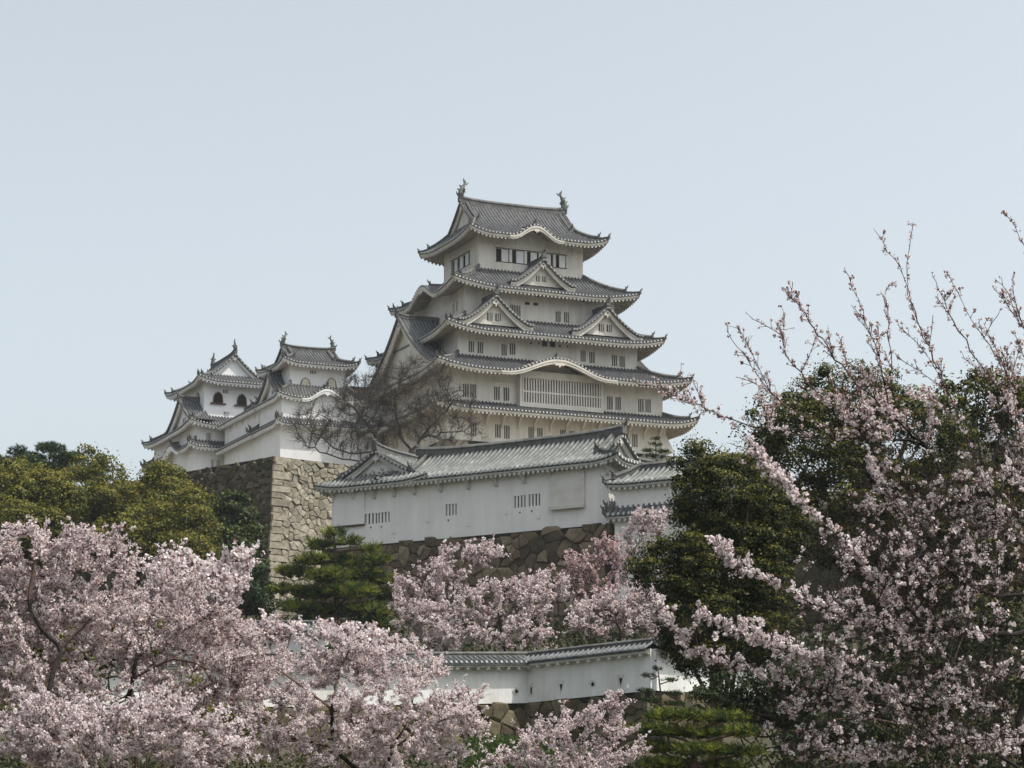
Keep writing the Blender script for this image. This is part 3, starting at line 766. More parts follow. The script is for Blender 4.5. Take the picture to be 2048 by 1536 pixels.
def colonize(nodes, parent, attr, step, infl, kill, iters=140, rs=None, tropism=(0, 0, 0.05)):
    nodes = [np.asarray(p, float) for p in nodes]; parent = list(parent)
    attr = np.asarray(attr); N0 = np.array(nodes)
    D = np.linalg.norm(attr[:, None] - N0[None], axis=2); near = D.argmin(1); dist = D.min(1)
    alive = np.ones(len(attr), bool); trop = np.array(tropism)
    for it in range(iters):
        act = alive & (dist < infl)
        if not act.any():
            act = alive & (dist <= dist[alive].min() + step) if alive.any() else act
            if not act.any(): break
        ids = near[act]; dv = attr[act] - np.array(nodes)[ids]; dv /= np.linalg.norm(dv, axis=1)[:, None] + 1e-9
        uq, inv = np.unique(ids, return_inverse=True)
        acc = np.zeros((len(uq), 3)); np.add.at(acc, inv, dv)
        acc /= np.linalg.norm(acc, axis=1)[:, None] + 1e-9
        acc += trop + (rs.normal(size=acc.shape) * .18 if rs is not None else 0); acc /= np.linalg.norm(acc, axis=1)[:, None] + 1e-9
        new = np.array(nodes)[uq] + acc * step
        st = len(nodes)
        nodes.extend(list(new)); parent.extend(list(uq))
        Dn = np.linalg.norm(attr[:, None] - new[None], axis=2); m = Dn.min(1); a = Dn.argmin(1)
        up = m < dist; dist[up] = m[up]; near[up] = st + a[up]
        alive &= dist > kill
        if not alive.any() or len(nodes) > 6000: break
    return np.array(nodes), np.array(parent)

def radii(nodes, parent, tip, power=2.4, rmax=None):
    n = len(nodes); r = np.zeros(n); ch = np.zeros(n, int)
    for i in range(n - 1, -1, -1):
        if r[i] == 0: r[i] = tip ** power
        if parent[i] >= 0: r[parent[i]] += r[i]
    r = r ** (1 / power)
    return np.minimum(r, rmax) if rmax else r

def stick_mesh(mb, nodes, parent, r, thick, m0=0, m1=1, split=0.03):
    k = np.where(parent >= 0)[0]; A = nodes[parent[k]]; B = nodes[k]
    ext = (B - A) * 0.12
    big = r[k] > thick
    mb.frusta(A[big] - ext[big], B[big] + ext[big] * .5, np.minimum(r[parent[k]][big], r[k][big] * 1.35), r[k][big], 7, m0)
    mb.frusta(A[~big], B[~big], np.minimum(r[parent[k]][~big], r[k][~big] * 1.3), r[k][~big], 4, np.where(r[k][~big] > split, m0, m1))

def path(pts, n, rs=None, wob=0.0):
    pts = np.asarray(pts, float)
    t = np.linspace(0, len(pts) - 1, n); i = np.clip(t.astype(int), 0, len(pts) - 2); f = (t - i)[:, None]
    p0 = pts[np.clip(i - 1, 0, None)]; p1 = pts[i]; p2 = pts[i + 1]; p3 = pts[np.clip(i + 2, None, len(pts) - 1)]
    q = 0.5 * (2 * p1 + (p2 - p0) * f + (2 * p0 - 5 * p1 + 4 * p2 - p3) * f ** 2 + (3 * p1 - p0 - 3 * p2 + p3) * f ** 3)
    if rs is not None and wob: q[1:] += rs.normal(size=(n - 1, 3)) * wob
    return q

BLOSSOM = ('petal_a', 'petal_b', 'petal_c', 'calyx')
def blossoms(mb, cen, rs, petal, spread, per, w=(.42, .20, .26, .12), mats=(0, 1, 2, 3)):
    """round clusters of small flowers: petals on the outside, red stalks and calyces between them"""
    n = len(cen)
    off = rs.normal(size=(n, per, 3)); off /= np.linalg.norm(off, axis=2)[..., None] + 1e-9
    off *= rs.uniform(.35, 1, (n, per, 1)) * spread
    c = (cen[:, None] + off).reshape(-1, 3); nr = off.reshape(-1, 3) / spread
    quads(mb, c, petal, rs, mats=mats, w=w, nrm=nr * 1.2, jitter=.7, sides=5)

def cherry(label, base, lobes, limbs=None, seed=1, natt=700, nclus=2500, petal=.03, spread=.06, per=6, step=.3, tip=.006, rmax=.22, trunk_n=8, group=None, w=(.43, .27, .15, .15), mats=BLOSSOM, thin=0.02, infl=None, sub=True, kind='cherry_tree', jit=None, cat='cherry tree'):
    rs = np.random.RandomState(seed)
    lobes = [(np.asarray(c, float), np.asarray(r, float) * .92) for c, r in lobes]
    base = np.asarray(base, float)
    nodes, par = [base], [-1]
    if limbs is None:
        cen = np.mean([l[0] for l in lobes], axis=0); low = cen.copy(); low[2] = min(l[0][2] - l[1][2] * .8 for l in lobes)
        limbs = [[base, base * .5 + low * .5 + rs.normal(size=3) * .15, low]]
    for li in limbs:
        p = path(li, max(3, int(np.linalg.norm(np.diff(np.asarray(li), axis=0), axis=1).sum() / step)), rs, step * .06)
        d = np.linalg.norm(np.array(nodes) - p[0], axis=1); last = int(d.argmin())
        for q in p[1:]:
            nodes.append(q); par.append(last); last = len(nodes) - 1
    att = in_ellipsoids(lobes, int(natt * .6), rs)
    nd, pa = colonize(nodes, par, att, step, infl or step * 6, step * 1.4, rs=rs)
    r = radii(nd, pa, tip, rmax=rmax)
    org = base
    t = thing(kind, label, cat, org, 0, group)
    mb = MB()
    stick_mesh(mb, nd - org, pa, r, 0.035)
    # flowering sprays: slender shoots off the thin wood, each a sleeve of blossom clusters
    k = np.where((r < thin) & (pa >= 0))[0]
    ns = int(nclus / 7.0)
    q = rs.choice(k, size=ns); dirv = nd[q] - nd[pa[q]]; dirv /= np.linalg.norm(dirv, axis=1)[:, None] + 1e-9
    cen = np.mean([l[0] for l in lobes], axis=0)
    outw = nd[q] - cen; outw /= np.linalg.norm(outw, axis=1)[:, None] + 1e-9
    lean = rs.normal(size=3) * .12
    v = dirv * .8 + outw * .45 + rs.normal(size=dirv.shape) * .36 + np.array([0, 0, .38]) + lean; v /= np.linalg.norm(v, axis=1)[:, None]
    L = step * rs.uniform(1.0, 3.0, ns)[:, None]
    st = nd[pa[q]] + (nd[q] - nd[pa[q]]) * rs.rand(ns, 1)
    v2 = v + np.array([0, 0, .22]) + rs.normal(size=v.shape) * .15; v2 /= np.linalg.norm(v2, axis=1)[:, None]
    m_ = st + v * L * .5; e = m_ + v2 * L * .5
    mb.frusta(st - org, m_ - org, tip * 1.1, tip * .8, 4, 1); mb.frusta(m_ - org, e - org, tip * .8, tip * .45, 3, 1)
    mb.build('branches', [M['bark'], M['twig']], t)
    b = MB()
    nper = 7
    f = (np.arange(nper)[None] + rs.rand(ns, nper)) / nper * 1.02
    full = rs.rand(ns, 1) * .35 + .65
    keep = rs.rand(ns, nper) < full * (1 - .25 * f)
    P = np.where((f < .5)[..., None], st[:, None] + (m_ - st)[:, None] * (f * 2)[..., None], m_[:, None] + (e - m_)[:, None] * (f * 2 - 1)[..., None])
    cc = P[keep] + rs.normal(size=(int(keep.sum()), 3)) * spread * .38
    e_ = rs.choice(k, size=int(nclus * .22)); c2 = nd[pa[e_]] + (nd[e_] - nd[pa[e_]]) * rs.rand(len(e_), 1) + rs.normal(size=(len(e_), 3)) * spread * .5
    cc = np.vstack([cc, c2])
    old = nd[r > .020]                       # thick old wood carries no flowers
    if len(old):
        dmin = np.concatenate([np.linalg.norm(q_[:, None] - old[None], axis=2).min(1) for q_ in np.array_split(cc, 12)])
        cc = cc[dmin > step * .95]
    blossoms(b, cc - org, rs, petal, spread, per, w)
    b.build('crown', [M[m] for m in mats], t)
    return t, nd, pa, r

def px_lobes(L):
    """(px, py, Y, rx px, rz px, ry m) -> ellipsoids in metres"""
    out = []
    for px, py, Y, rx, rz, ry in L:
        s = Y / F_PX
        out.append((at(px, py, Y), (rx * s, ry, rz * s)))
    return out

def evergreen(kind, label, cat, base, lobes, seed, clump=.9, nclump=90, leaves=60, leaf=.13, mats=('camphor_a', 'camphor_b', 'camphor_c'), w=(.45, .4, .15), trunk=.3, group=None, flat=.75, top_w=None, leafy=0.5):
    """broad crown of rounded leaf clumps over real limbs"""
    rs = np.random.RandomState(seed)
    base = np.asarray(base, float); t = thing(kind, label, cat, base, 0, group)
    lobes = [(np.asarray(c, float), np.asarray(r, float)) for c, r in lobes]
    cl = in_ellipsoids(lobes, nclump, rs, shell=.72)
    keep = np.ones(len(cl), bool)
    for c, r in lobes:                      # keep clumps that are near the outside of the whole crown
        keep &= ~((((cl - c) / (r * .62)) ** 2).sum(1) < 1)
    inner = in_ellipsoids(lobes, nclump // 3, rs)
    cl = np.vstack([cl[keep], inner])
    mid = np.mean([l[0] for l in lobes], axis=0)
    mb = MB()
    n = len(cl)
    rc = clump * rs.uniform(.4, 1.35, n)
    d = rs.normal(size=(n, leaves, 3)); d[..., 2] += .45; d /= np.linalg.norm(d, axis=2)[..., None]
    rr = rs.uniform(.55, 1.0, (n, leaves, 1)) ** .5
    pts = cl[:, None] + d * rr * rc[:, None, None] * np.array([1, 1, flat])
    nr = d.reshape(-1, 3)
    P = pts.reshape(-1, 3)
    loose = rs.rand(len(P)) < .2; P[loose] += rs.normal(size=(int(loose.sum()), 3)) * clump * .42
    upper = (nr[:, 2] > leafy)  # upward leaves take the lighter mix, painting sunlight onto clump tops
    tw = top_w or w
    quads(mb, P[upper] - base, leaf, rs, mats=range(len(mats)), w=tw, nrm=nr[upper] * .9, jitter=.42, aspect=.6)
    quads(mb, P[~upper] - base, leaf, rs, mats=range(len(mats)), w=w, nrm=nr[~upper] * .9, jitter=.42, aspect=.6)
    mb.build('crown', [M[m] for m in mats], t)
    b = MB()
    top = mid.copy()
    b.tube(path([base, base * .6 + mid * .4 + rs.normal(size=3) * .2, mid], 9) - base, np.linspace(trunk, trunk * .5, 9), 8)
    for i in rs.choice(n, size=min(n, 26), replace=False):
        s = base * .45 + mid * .55 + rs.uniform(-.1, .5) * (mid - base)
        b.tube(path([s, s * .5 + cl[i] * .5 + np.array([0, 0, -.3]) + rs.normal(size=3) * .25, cl[i]], 7) - base, np.linspace(trunk * .3, .02, 7), 5)
    b.build('trunk', M['pinebark'], t)
    return t

def pine(label, base, pads, seed, trunk_top, tuft=.16, ntuft=160, mats=('needle_a', 'needle_b'), w=(.7, .3), trunk=.2, kind='pine_tree', cat='pine tree', per=9, wid=.012):
    """pine: limbs carrying flat pads of upward needle tufts"""
    rs = np.random.RandomState(seed); base = np.asarray(base, float); t = thing(kind, label, cat, base)
    tt = np.asarray(trunk_top, float)
    tp = path([base, base * .5 + tt * .5 + rs.normal(size=3) * .3 * np.array([1, 1, 0]), tt], 12)
    b = MB(); b.tube(tp - base, np.linspace(trunk, trunk * .25, 12), 8)
    mb = MB()
    for c, r in pads:
        c = np.asarray(c, float); r = np.asarray(r, float)
        n = max(10, int(ntuft * r[0] * r[1]))
        d = rs.normal(size=(n, 3)); d /= np.linalg.norm(d, axis=1)[:, None]; d *= rs.rand(n, 1) ** (1 / 2.4)
        tuf = c + d * r
        j = np.argmin(np.abs(tp[:, 2] - (c[2] - .25 * np.hypot(*(tp[-1][:2] - c[:2])))))
        s = tp[j]
        b.tube(path([s, (s + c) / 2 + np.array([0, 0, -.05]) + rs.normal(size=3) * .08, c - np.array([0, 0, r[2] * .3])], 6) - base, np.linspace(trunk * .35, .02, 6), 5)
        for i in rs.choice(n, size=min(n, 9), replace=False):
            b.tube(np.array([c - np.array([0, 0, r[2] * .3]), tuf[i]]) - base, [.018, .008], 3, cap=False)
        dv = rs.normal(size=(n, per, 3)) * np.array([.8, .8, .45]) + np.array([0, 0, .72]) + (d * np.array([.5, .5, .1]))[:, None]
        dv /= np.linalg.norm(dv, axis=2)[..., None]
        L = tuft * rs.uniform(.7, 1.25, (n, per, 1))
        A = np.repeat(tuf[:, None], per, 1); Bp = A + dv * L
        sd = np.cross(dv, rs.normal(size=dv.shape)); sd /= np.linalg.norm(sd, axis=2)[..., None] + 1e-9
        V = np.stack([A - sd * wid, A + sd * wid, Bp + sd * wid * .3, Bp - sd * wid * .3], 2).reshape(-1, 3) - base
        m = np.repeat(rs.choice(len(mats), size=n, p=w), per)
        mb.add(V, np.arange(4)[None] + 4 * np.arange(n * per)[:, None], m)
    b.build('trunk', M['pinebark'], t)
    mb.build('crown', [M[m] for m in mats], t)
    return t
# ------------------------------------------------------------------ ground and terraces
TH = math.radians(24)
def ground_z(x, y):
    kx = [-50, 60, 105, 111, 125, 140, 170, 176, 190, 215, 330, 500, 800]
    kz = [0, 0, 6.2, 6.9, 10.5, 13.0, 18.0, 19.0, 21.0, 23.5, 24, 10, 0]
    z = np.interp(y, kx, kz)
    sm = lambda t: (lambda c: c * c * (3 - 2 * c))(np.clip(t, 0, 1))
    z = z + 14 * sm((x - 15) / 22.0) * sm((y - 170) / 26.0) * sm((420 - y) / 80.0) + 13 * sm((-44 - x) / 14.0) * sm((y - 205) / 30.0) * sm((420 - y) / 80.0)
    fade = np.clip((160 - np.abs(x)) / 80, 0, 1)
    return z * (0.15 + .85 * fade) + 0.25 * np.sin(x * .35 + y * .2) * np.clip((y - 60) / 40, 0, 1)
gx_ = np.concatenate([np.linspace(-4000, -220, 9), np.linspace(-200, 200, 101), np.linspace(220, 4000, 9)])
gy_ = np.concatenate([np.linspace(-800, -60, 5), np.linspace(-50, 520, 172), np.linspace(540, 6000, 14)])
GX, GY = np.meshgrid(gx_, gy_, indexing='ij')
mb = MB(); mb.grid(np.stack([GX, GY, ground_z(GX, GY)], -1))
tag(mb.build('ground', M['earth'], smooth=True), 'dark wooded castle hill', None, None, 'structure')

corner = at(548, 912, 215); TOP = corner[2]; cx, cy = corner[0], corner[1]
aL = math.radians(44); aR = math.radians(38)
dL = np.array([-math.cos(aL), math.sin(aL)]); dR = np.array([math.cos(aR), math.sin(aR)])
def slab(name, pts, z0, z1, m):
    b = MB(); p = [(x, y, z1) for x, y in pts]
    b.prism(p, (0, 0, z0 - z1)); return tag(b.build(name, m), None, None, None, 'structure')
ins = np.array([0.3, 1.0])
slab('upper_terrace', [tuple(corner[:2] + dL * 70 + ins), tuple(corner[:2] + ins), tuple(corner[:2] + dR * 24 + ins), (60, 236), (70, 340), (-70, 340)], 12, TOP - .25, M['terrace'])

# ------------------------------------------------------------------ main keep
K = Frame(.11, 280, TH)
keep = thing('castle_keep', 'tallest white castle keep with five tiers of grey tiled roofs and triangular gables', 'castle keep', (K.c[0], K.c[1], 36.5), TH)
class Root:
    """collects parts under a building whose meshes use world heights"""
def settle(root):
    for ch in root.children: ch.location = (ch.location[0], ch.location[1], ch.location[2] - root.location[2])
def kwin(F, b, pairs, w, h):
    """window rectangles on the south wall at local b from their centres in the photograph"""
    out = []
    for px, py in pairs:
        a, z = F.onb(b, px, py); out.append((a - w / 2, a + w / 2, z - h / 2, z + h / 2))
    return out
PW = M['plaster_warm']
def storey(root, F, A, B, z0, z1, south=(), west=(), c=(0, 0), m=PW, bars=2, frac=.30):
    hs = {'S': list(south), 'W': list(west)}
    walls(root, c, A, B, z0, z1, hs, m)
    for sd, L, D in (('S', south, B), ('W', west, A)):
        for h_ in L: barred(root, sd, c, D, h_, m, bars, frac=frac)

ZK0 = 47.6
w1 = kwin(K, -12.2, [(947.5, 857), (996, 862), (1014, 864), (1062.5, 867), (1080, 869), (1126, 873), (1144.5, 875), (1270, 881), (1196, 878), (1213, 880), (1254, 880)], .66, 1.48)
storey(keep, K, 13.2, 12.2, ZK0, 51.55, w1, [(x, x + .6, 49, 50.4) for x in (-9.5, -8.5, -4.5, -3.5, 2, 3, 7, 8)])
skirt(keep, (0, 0), 15.95, 14.9, 13.0, 11.9, 50.8, 1.25, 13.2, 12.2, lift=.75)
# carved eave brackets under the first roof
for sd, U, D, n in (('S', 12.4, 12.2, 14), ('W', 11.4, 13.2, 12)):
    f = Face(sd)
    for i in range(n):
        u = -U + 2 * U * i / (n - 1)
        pr = [(0, 0), (0, -1.75), (.18, -1.55), (.35, -1.0), (.75, -.55), (1.45, -.22), (2.3, -.12), (2.3, .02)]
        b = MB(); b.prism([f.P(u - .13, D + d, 50.95 - .0 + z - .1 * (1 if d > 1 else 0)) for d, z in pr], np.append(f.T * .26, 0))
        b.build('eave_bracket', M['plaster_trim'], keep)
b = MB(); f = Face('S')      # flared stone-drop chute at the south-east corner
b.hexa([(12.4, -12.9, 47.9), (13.9, -12.9, 47.9), (13.9, -11.0, 47.9), (12.4, -11.0, 47.9), (12.4, -12.22, 49.9), (13.22, -12.22, 49.9), (13.22, -11.0, 49.9), (12.4, -11.0, 49.9)])
b.build('stone_drop_bay', PW, keep)

w2 = kwin(K, -11.9, [(932, 781), (946.5, 782), (994, 786.5), (1013, 788.5), (1220, 806), (1236.5, 807), (1282, 811), (1296.5, 812)], .68, 1.5)
storey(keep, K, 13.0, 11.9, 51.3, 56.1, w2, [(x, x + .6, 53, 54.4) for x in (-9, -8, 7, 8)])
# projecting lattice bay
f = Face('S'); u0, u1, z0, z1, D = -4.85, 5.25, 51.75, 55.2, 12.75
b = MB()
def fr(a0, a1, b0, b1, d0=11.9, d1=D): 
    lo = f.P(a0, d0, b0); hi = f.P(a1, d1, b1); b.box(np.minimum(lo, hi), np.maximum(lo, hi))
fr(u0, u1, z0, z0 + .52); fr(u0, u1, z1 - .22, z1 + .55); fr(u0, u0 + .3, z0 + .525, z1 - .225); fr(u1 - .3, u1, z0 + .525, z1 - .225)
b.build('bay_frame', M['plaster_trim'], keep)
b = MB(); n = 30; p = (u1 - u0 - .6) / n
b.add(f.P([u0 + .3, u1 - .3, u1 - .3, u0 + .3], 12.3, [z0 + .5, z0 + .5, z1 - .2, z1 - .2]), [[0, 1, 2, 3]], 0)
for i in range(n):
    x = u0 + .3 + (i + .25) * p; lo = f.P(x, 12.55, z0 + .52); hi = f.P(x + p * .52, 12.7, z1 - .22); b.box(np.minimum(lo, hi), np.maximum(lo, hi), 1)
zm = z0 + 1.72; lo = f.P(u0 + .3, 12.50, zm - .1); hi = f.P(u1 - .3, 12.715, zm + .08); b.box(np.minimum(lo, hi), np.maximum(lo, hi), 1)
b.build('lattice_window', [M['black'], M['plaster_trim']], keep)

skirt(keep, (0, 0), 15.35, 14.6, 10.95, 9.8, 55.25, 2.3, 13.0, 11.9, lift=.75, kara={'S': (-.9, 6.2, 1.75)})
for sd in 'WE':
    gable(keep, sd, (0, 0), 0, 10.7, 13.7, 8.5, 56.2, 63.3, window=False, board=.95, orn=1.0, ov=.5, curve=.45, mats=[M['dark_gap'], M['dark_rib'], M['tile_end']], inset=1.0)
w34 = kwin(K, -9.8, [(943, 693), (961, 695), (1008.5, 700), (1025, 698), (1166.5, 712), (1184, 715), (1229, 721), (1244.5, 723)], .66, 1.28)
storey(keep, K, 10.95, 9.8, 57.2, 61.0, w34)
f = Face('S')
for px, py in ((1089, 687.5), (1105, 689)):
    a, z = K.onb(-9.8, px, py); slot_panel(keep, f, a, z, .6, .6, 9.81, M['wood'], bars=2, name='vent')
for px, py in ((1062, 686), (1078, 687), (1120, 692), (1135, 693)):
    a, z = K.onb(-9.8, px, py); slot_panel(keep, f, a, z, .16, .26, 9.81, M['wood'], bars=1, name='loophole')
skirt(keep, (0, 0), 13.3, 12.2, 9.2, 7.6, 60.05, 2.5, 10.95, 9.8, lift=.8)
gable(keep, 'S', (0, 0), -6.95, 4.45, 10.7, 7.4, 60.95, 64.2, board=.62, window=.72)
gable(keep, 'S', (0, 0), 6.65, 4.35, 10.7, 7.4, 60.95, 64.15, board=.62, window=.72)
w5 = kwin(K, -7.6, [(1036, 622), (1025, 620), (1116.5, 633.5), (1133, 635)], .62, 1.22)
storey(keep, K, 9.2, 7.6, 62.1, 66.6, w5, [(x, x + .55, 63.4, 64.6) for x in (-5.6, -4.6)])
for px, py in ((1054.5, 607), (1071.5, 608.5)):
    a, z = K.onb(-7.6, px, py); slot_panel(keep, f, a, z, .56, .3, 7.61, M['wood'], bars=1, name='vent')
for px, py, w in ((1080, 590, 1.3), (1165, 600, .42)):
    a, z = K.onb(-7.6, px, py); slot_panel(keep, f, a, z, w, .45, 7.61, M['wood'], bars=1, name='vent')
skirt(keep, (0, 0), 11.45, 9.75, 6.5, 5.1, 65.6, 3.1, 9.2, 7.6, lift=.85, kara={'W': (0, 4.3, 1.6)})
gable(keep, 'S', (0, 0), -.25, 3.95, 8.55, 5.0, 66.45, 69.45, board=.55, window=.55)
# top storey: band of sliding shutters
walls(keep, (0, 0), 6.5, 5.1, 68.5, 73.2, {'S': [(-4.35, 4.4, 69.75, 71.25)], 'W': [(-2.6, 2.9, 69.75, 71.25)]}, PW)
f = Face('S')
b = MB()
b.add(f.P([-4.35, 4.4, 4.4, -4.35], 5.1 - .27, [69.75, 69.75, 71.25, 71.25]), [[0, 1, 2, 3]])
b.add(Face('W').P([-2.6, 2.9, 2.9, -2.6], 6.5 - .27, [69.75, 69.75, 71.25, 71.25]), [[0, 1, 2, 3]])
b.build('dark_interior', M['black'], keep)
for fc, D, L in ((f, 5.1, [(px0, px1) for px0, px1 in ((1003.5, 1017), (1033, 1047.5), (1062, 1074), (1085, 1102), (1119, 1131))]),):
    for p0, p1 in L:
        a0 = K.onb(-5.05, p0, 520)[0]; a1 = K.onb(-5.05, p1, 520)[0]
        b = MB(); lo = fc.P(a0, D - .22, 69.8); hi = fc.P(a1, D - .1, 71.2); b.box(np.minimum(lo, hi), np.maximum(lo, hi)); b.build('shutter_panel', M['plaster_white'], keep)
for a in (-2.55, -.7, 1.1, 2.9):
    b = MB(); lo = f.P(a - .16, 4.95, 69.75); hi = f.P(a + .16, 5.13, 71.25); b.box(np.minimum(lo, hi), np.maximum(lo, hi)); b.build('window_post', PW, keep)
fw = Face('W')
for a0, a1 in ((-1.95, -1.1), (-.35, .55), (1.3, 2.1)):
    b = MB(); lo = fw.P(a0, 6.3, 69.8); hi = fw.P(a1, 6.42, 71.2); b.box(np.minimum(lo, hi), np.maximum(lo, hi)); b.build('shutter_panel', M['plaster_white'], keep)
for fc, D, U0, U1 in ((f, 5.1, -4.45, 4.5), (fw, 6.5, -2.7, 3.0)):
    b = MB()
    for zz in (69.66, 71.26):
        lo = fc.P(U0, D - .05, zz); hi = fc.P(U1, D + .05, zz + .08); b.box(np.minimum(lo, hi), np.maximum(lo, hi))
    b.build('window_rail', M['wood'], keep)
b = MB()
for a in (-5.2, -3.5, -1.75, 0, 1.75, 3.5, 5.2):
    lo = f.P(a - .07, 5.05, 71.36); hi = f.P(a + .07, 5.16, 73.0); b.box(np.minimum(lo, hi), np.maximum(lo, hi))
lo = f.P(-6.45, 5.05, 71.62); hi = f.P(6.45, 5.14, 71.74); b.box(np.minimum(lo, hi), np.maximum(lo, hi))
b.build('wall_frame', PW, keep)
irimoya(keep, (0, 0), 'a', 8.65, 7.6, 72.35, 77.5, 6.2, 3.2, 6.5, 5.1, lift=.75, kara={'S': (-.4, 3.0, 1.4)}, fish=2.1, orn=.75, board=.55)
# stone base of the keep
b = MB()
for sd, U, D in (('S', 13.6, 12.5), ('W', 12.6, 13.5)):
    f = Face(sd)
    stone_face(b, lambda u, z, d, f=f, U=U, D=D: f.P(u - U, D + .25 * (ZK0 - z) * .6 + d, z), 2 * U, 37, ZK0, 1.15, 5, jm=1)
b.box((-13.3, -12.3, 37), (13.3, 12.3, ZK0 - .1), 1)
b.build('stone_base', [M['stone_lit'], M['joint']], keep, tint=True)
settle(keep)

# ------------------------------------------------------------------ small keeps and their connecting galleries
WP = M['plaster_white']; WT = [M['tile_gap'], M['tile_rib'], M['tile_end']]
def corner_frame(px, py, Y, A, B):
    p = at(px, py, Y); F = Frame(0, 0, TH); c = p[:2] + F.ea * A + F.eb * B
    return Frame(c[0], c[1], TH)
def bell_window(root, side, c, u, z, D, back, s=1.0):
    """flame-headed window with brass-studded frame and dark sill"""
    f = Face(side, c)
    half = [(.50, -.62), (.47, -.1), (.42, .2), (.30, .42), (.16, .52), (0, .62)]
    o = [(x, y) for x, y in half] + [(-x, y) for x, y in half[-2::-1]]
    b = MB(); N = np.append(f.N, 0)
    b.prism([f.P(u + x * s * 1.28, D, z + (y * 1.15 + .02) * s) for x, y in o], N * .10, 0)
    for i in range(len(o) - 1):
        for t in (.25, .75):
            x = o[i][0] * (1 - t) + o[i+1][0] * t; y = o[i][1] * (1 - t) + o[i+1][1] * t
            q = f.P(u + x * s * 1.16, D + .12, z + y * 1.08 * s); b.box(q - .035 * s, q + .035 * s, 1)
    w_ = b.build('bell_window', [M['wood'], M['gold']], root)
    b = MB(); b.prism([f.P(u + x * s, D + .1, z + y * s) for x, y in o], N * .02, 0); b.build('window_pane', back, w_)
    b = MB(); lo = f.P(u - .95 * s, D, z - .82 * s); hi = f.P(u + .95 * s, D + .22, z - .68 * s); b.box(np.minimum(lo, hi), np.maximum(lo, hi)); b.build('window_sill', M['wood'], w_)
    if back is M['shutter']:
        b = MB()
        for x in (-.3, 0, .3):
            q = f.P(u + x * s, D + .12, z - .05 * s); b.box(q - np.array([.04, .04, .5]) * s, q + np.array([.04, .04, .5]) * s)
        b.build('shutter_bar', M['plaster_old'], w_)

N_ = corner_frame(581, 776, 276, 3.3, 2.85); NC = (-.1, .6)
nk = thing('small_keep', 'small white keep whose roof ridge runs sideways, nearest to the main keep', 'small keep', (N_.c[0], N_.c[1], 36.5), TH)
walls(nk, (-.1, .45), 3.3, 3.4, 54.3, 58.7, {}, WP)
irimoya(nk, (-.1, .6), 'a', 4.6, 4.75, 58.4, 60.9, 2.75, 2.2, 3.3, 3.4, lift=.5, pitch=.36, fish=1.35, orn=.5, board=.32, ridge_h=.42, plaster=WP, h=.11, thick=.22)
for px in (610, 662):
    a, z = N_.onb(-2.85, px, 768); bell_window(nk, 'S', (-.1, .45), a + .1, z, 3.4, M['shutter'], 1.0)
a, z = N_.onb(-2.85, 627, 745); slot_panel(nk, Face('S', (-.1, .45)), a, z, .65, .38, 3.41, WP, bars=3, name='vent')
skirt(nk, (-.1, .2), 5.25, 4.6, 3.3, 3.3, 54.4, 1.6, 4.5, 3.9, lift=.5, pitch=.36, kara={'S': (.7, 2.7, 1.25)}, plaster=WP, h=.11, thick=.24)
gable(nk, 'W', (-.1, .2), 0, 4.0, 4.5, 2.0, 54.75, 57.7, board=.4, window=.4, plaster=WP, pitch=.36, orn=.5, mats=[M['dark_gap'], M['dark_rib'], M['tile_end']])
walls(nk, (-.1, .2), 4.5, 3.9, 51.2, 55.0, {}, WP)
skirt(nk, (-.1, .3), 5.5, 5.15, 4.5, 4.0, 51.3, .8, 4.6, 4.1, lift=.45, pitch=.36, plaster=WP, h=.11, thick=.24)
walls(nk, (-.1, .3), 4.6, 4.1, 46.0, 51.6, {}, WP)
b = MB()
for sd, U, D in (('S', 4.7, 4.1), ('W', 4.2, 4.7)):
    f = Face(sd, (-.1, .3)); stone_face(b, lambda u, z, d, f=f, U=U, D=D: f.P(u - U, D + .2 * (46 - z) * .6 + d, z), 2 * U, 37, 46, 1.1, 8)
b.build('stone_base', [M['stone_lit'], M['joint']], nk, tint=True)
settle(nk)

I_ = corner_frame(407.5, 830, 297, 4.1, 4.1); k_ = 297 / 291.
ik = thing('small_keep', 'farthest white small keep with bell-shaped black windows and its gable turned to the front', 'small keep', (I_.c[0], I_.c[1], 36.5), TH)
zt = lambda z: 1.6 + (z - 1.6) * k_
walls(ik, (0, 1.75), 4.1, 5.85, zt(54.4), zt(59.8), {}, WP)
irimoya(ik, (0, 1.5), 'b', 7.05, 5.35, zt(59.3), zt(63.1), 4.3, 2.9, 5.85, 4.1, lift=.6, pitch=.38, fish=1.3, orn=.55, board=.38, ridge_h=.5, plaster=WP, h=.12, thick=.24)
for px, py in ((436, 795), (483.5, 799.5)):
    a, z = I_.onb(-4.1, px, py); bell_window(ik, 'S', (0, 1.75), a, z, 5.85, M['black'], 1.02)
a, z = I_.ona(-4.1, 396, 797); bell_window(ik, 'W', (0, 1.75), a - 1.75, z, 4.1, M['shutter'], 1.0)
for px, py in ((451, 783), (452.5, 827)):
    a, z = I_.onb(-4.1, px, py); slot_panel(ik, Face('S', (0, 1.75)), a, z, .62, .42, 5.86, WP, bars=3, name='vent')
c2 = (0, 2.05)
skirt(ik, c2, 7.05, 10.1, 4.1, 5.85, zt(53.55), 1.9, 5.9, 8.9, lift=.55, pitch=.38, plaster=WP, h=.12, thick=.24)
gable(ik, 'W', c2, -4.2, 5.9, 6.2, 3.8, zt(53.8), zt(57.3), board=.5, window=.5, plaster=WP, pitch=.38, orn=.55, mats=[M['dark_gap'], M['dark_rib'], M['tile_end']])
a, z = I_.onb(-6.9, 418, 877); hs = {'S': [(a - .3, a + .3, z - .7, z + .7)]}
walls(ik, c2, 5.9, 8.9, zt(50.6), zt(54.0), hs, WP); barred(ik, 'S', c2, 8.9, hs['S'][0], WP, 3)
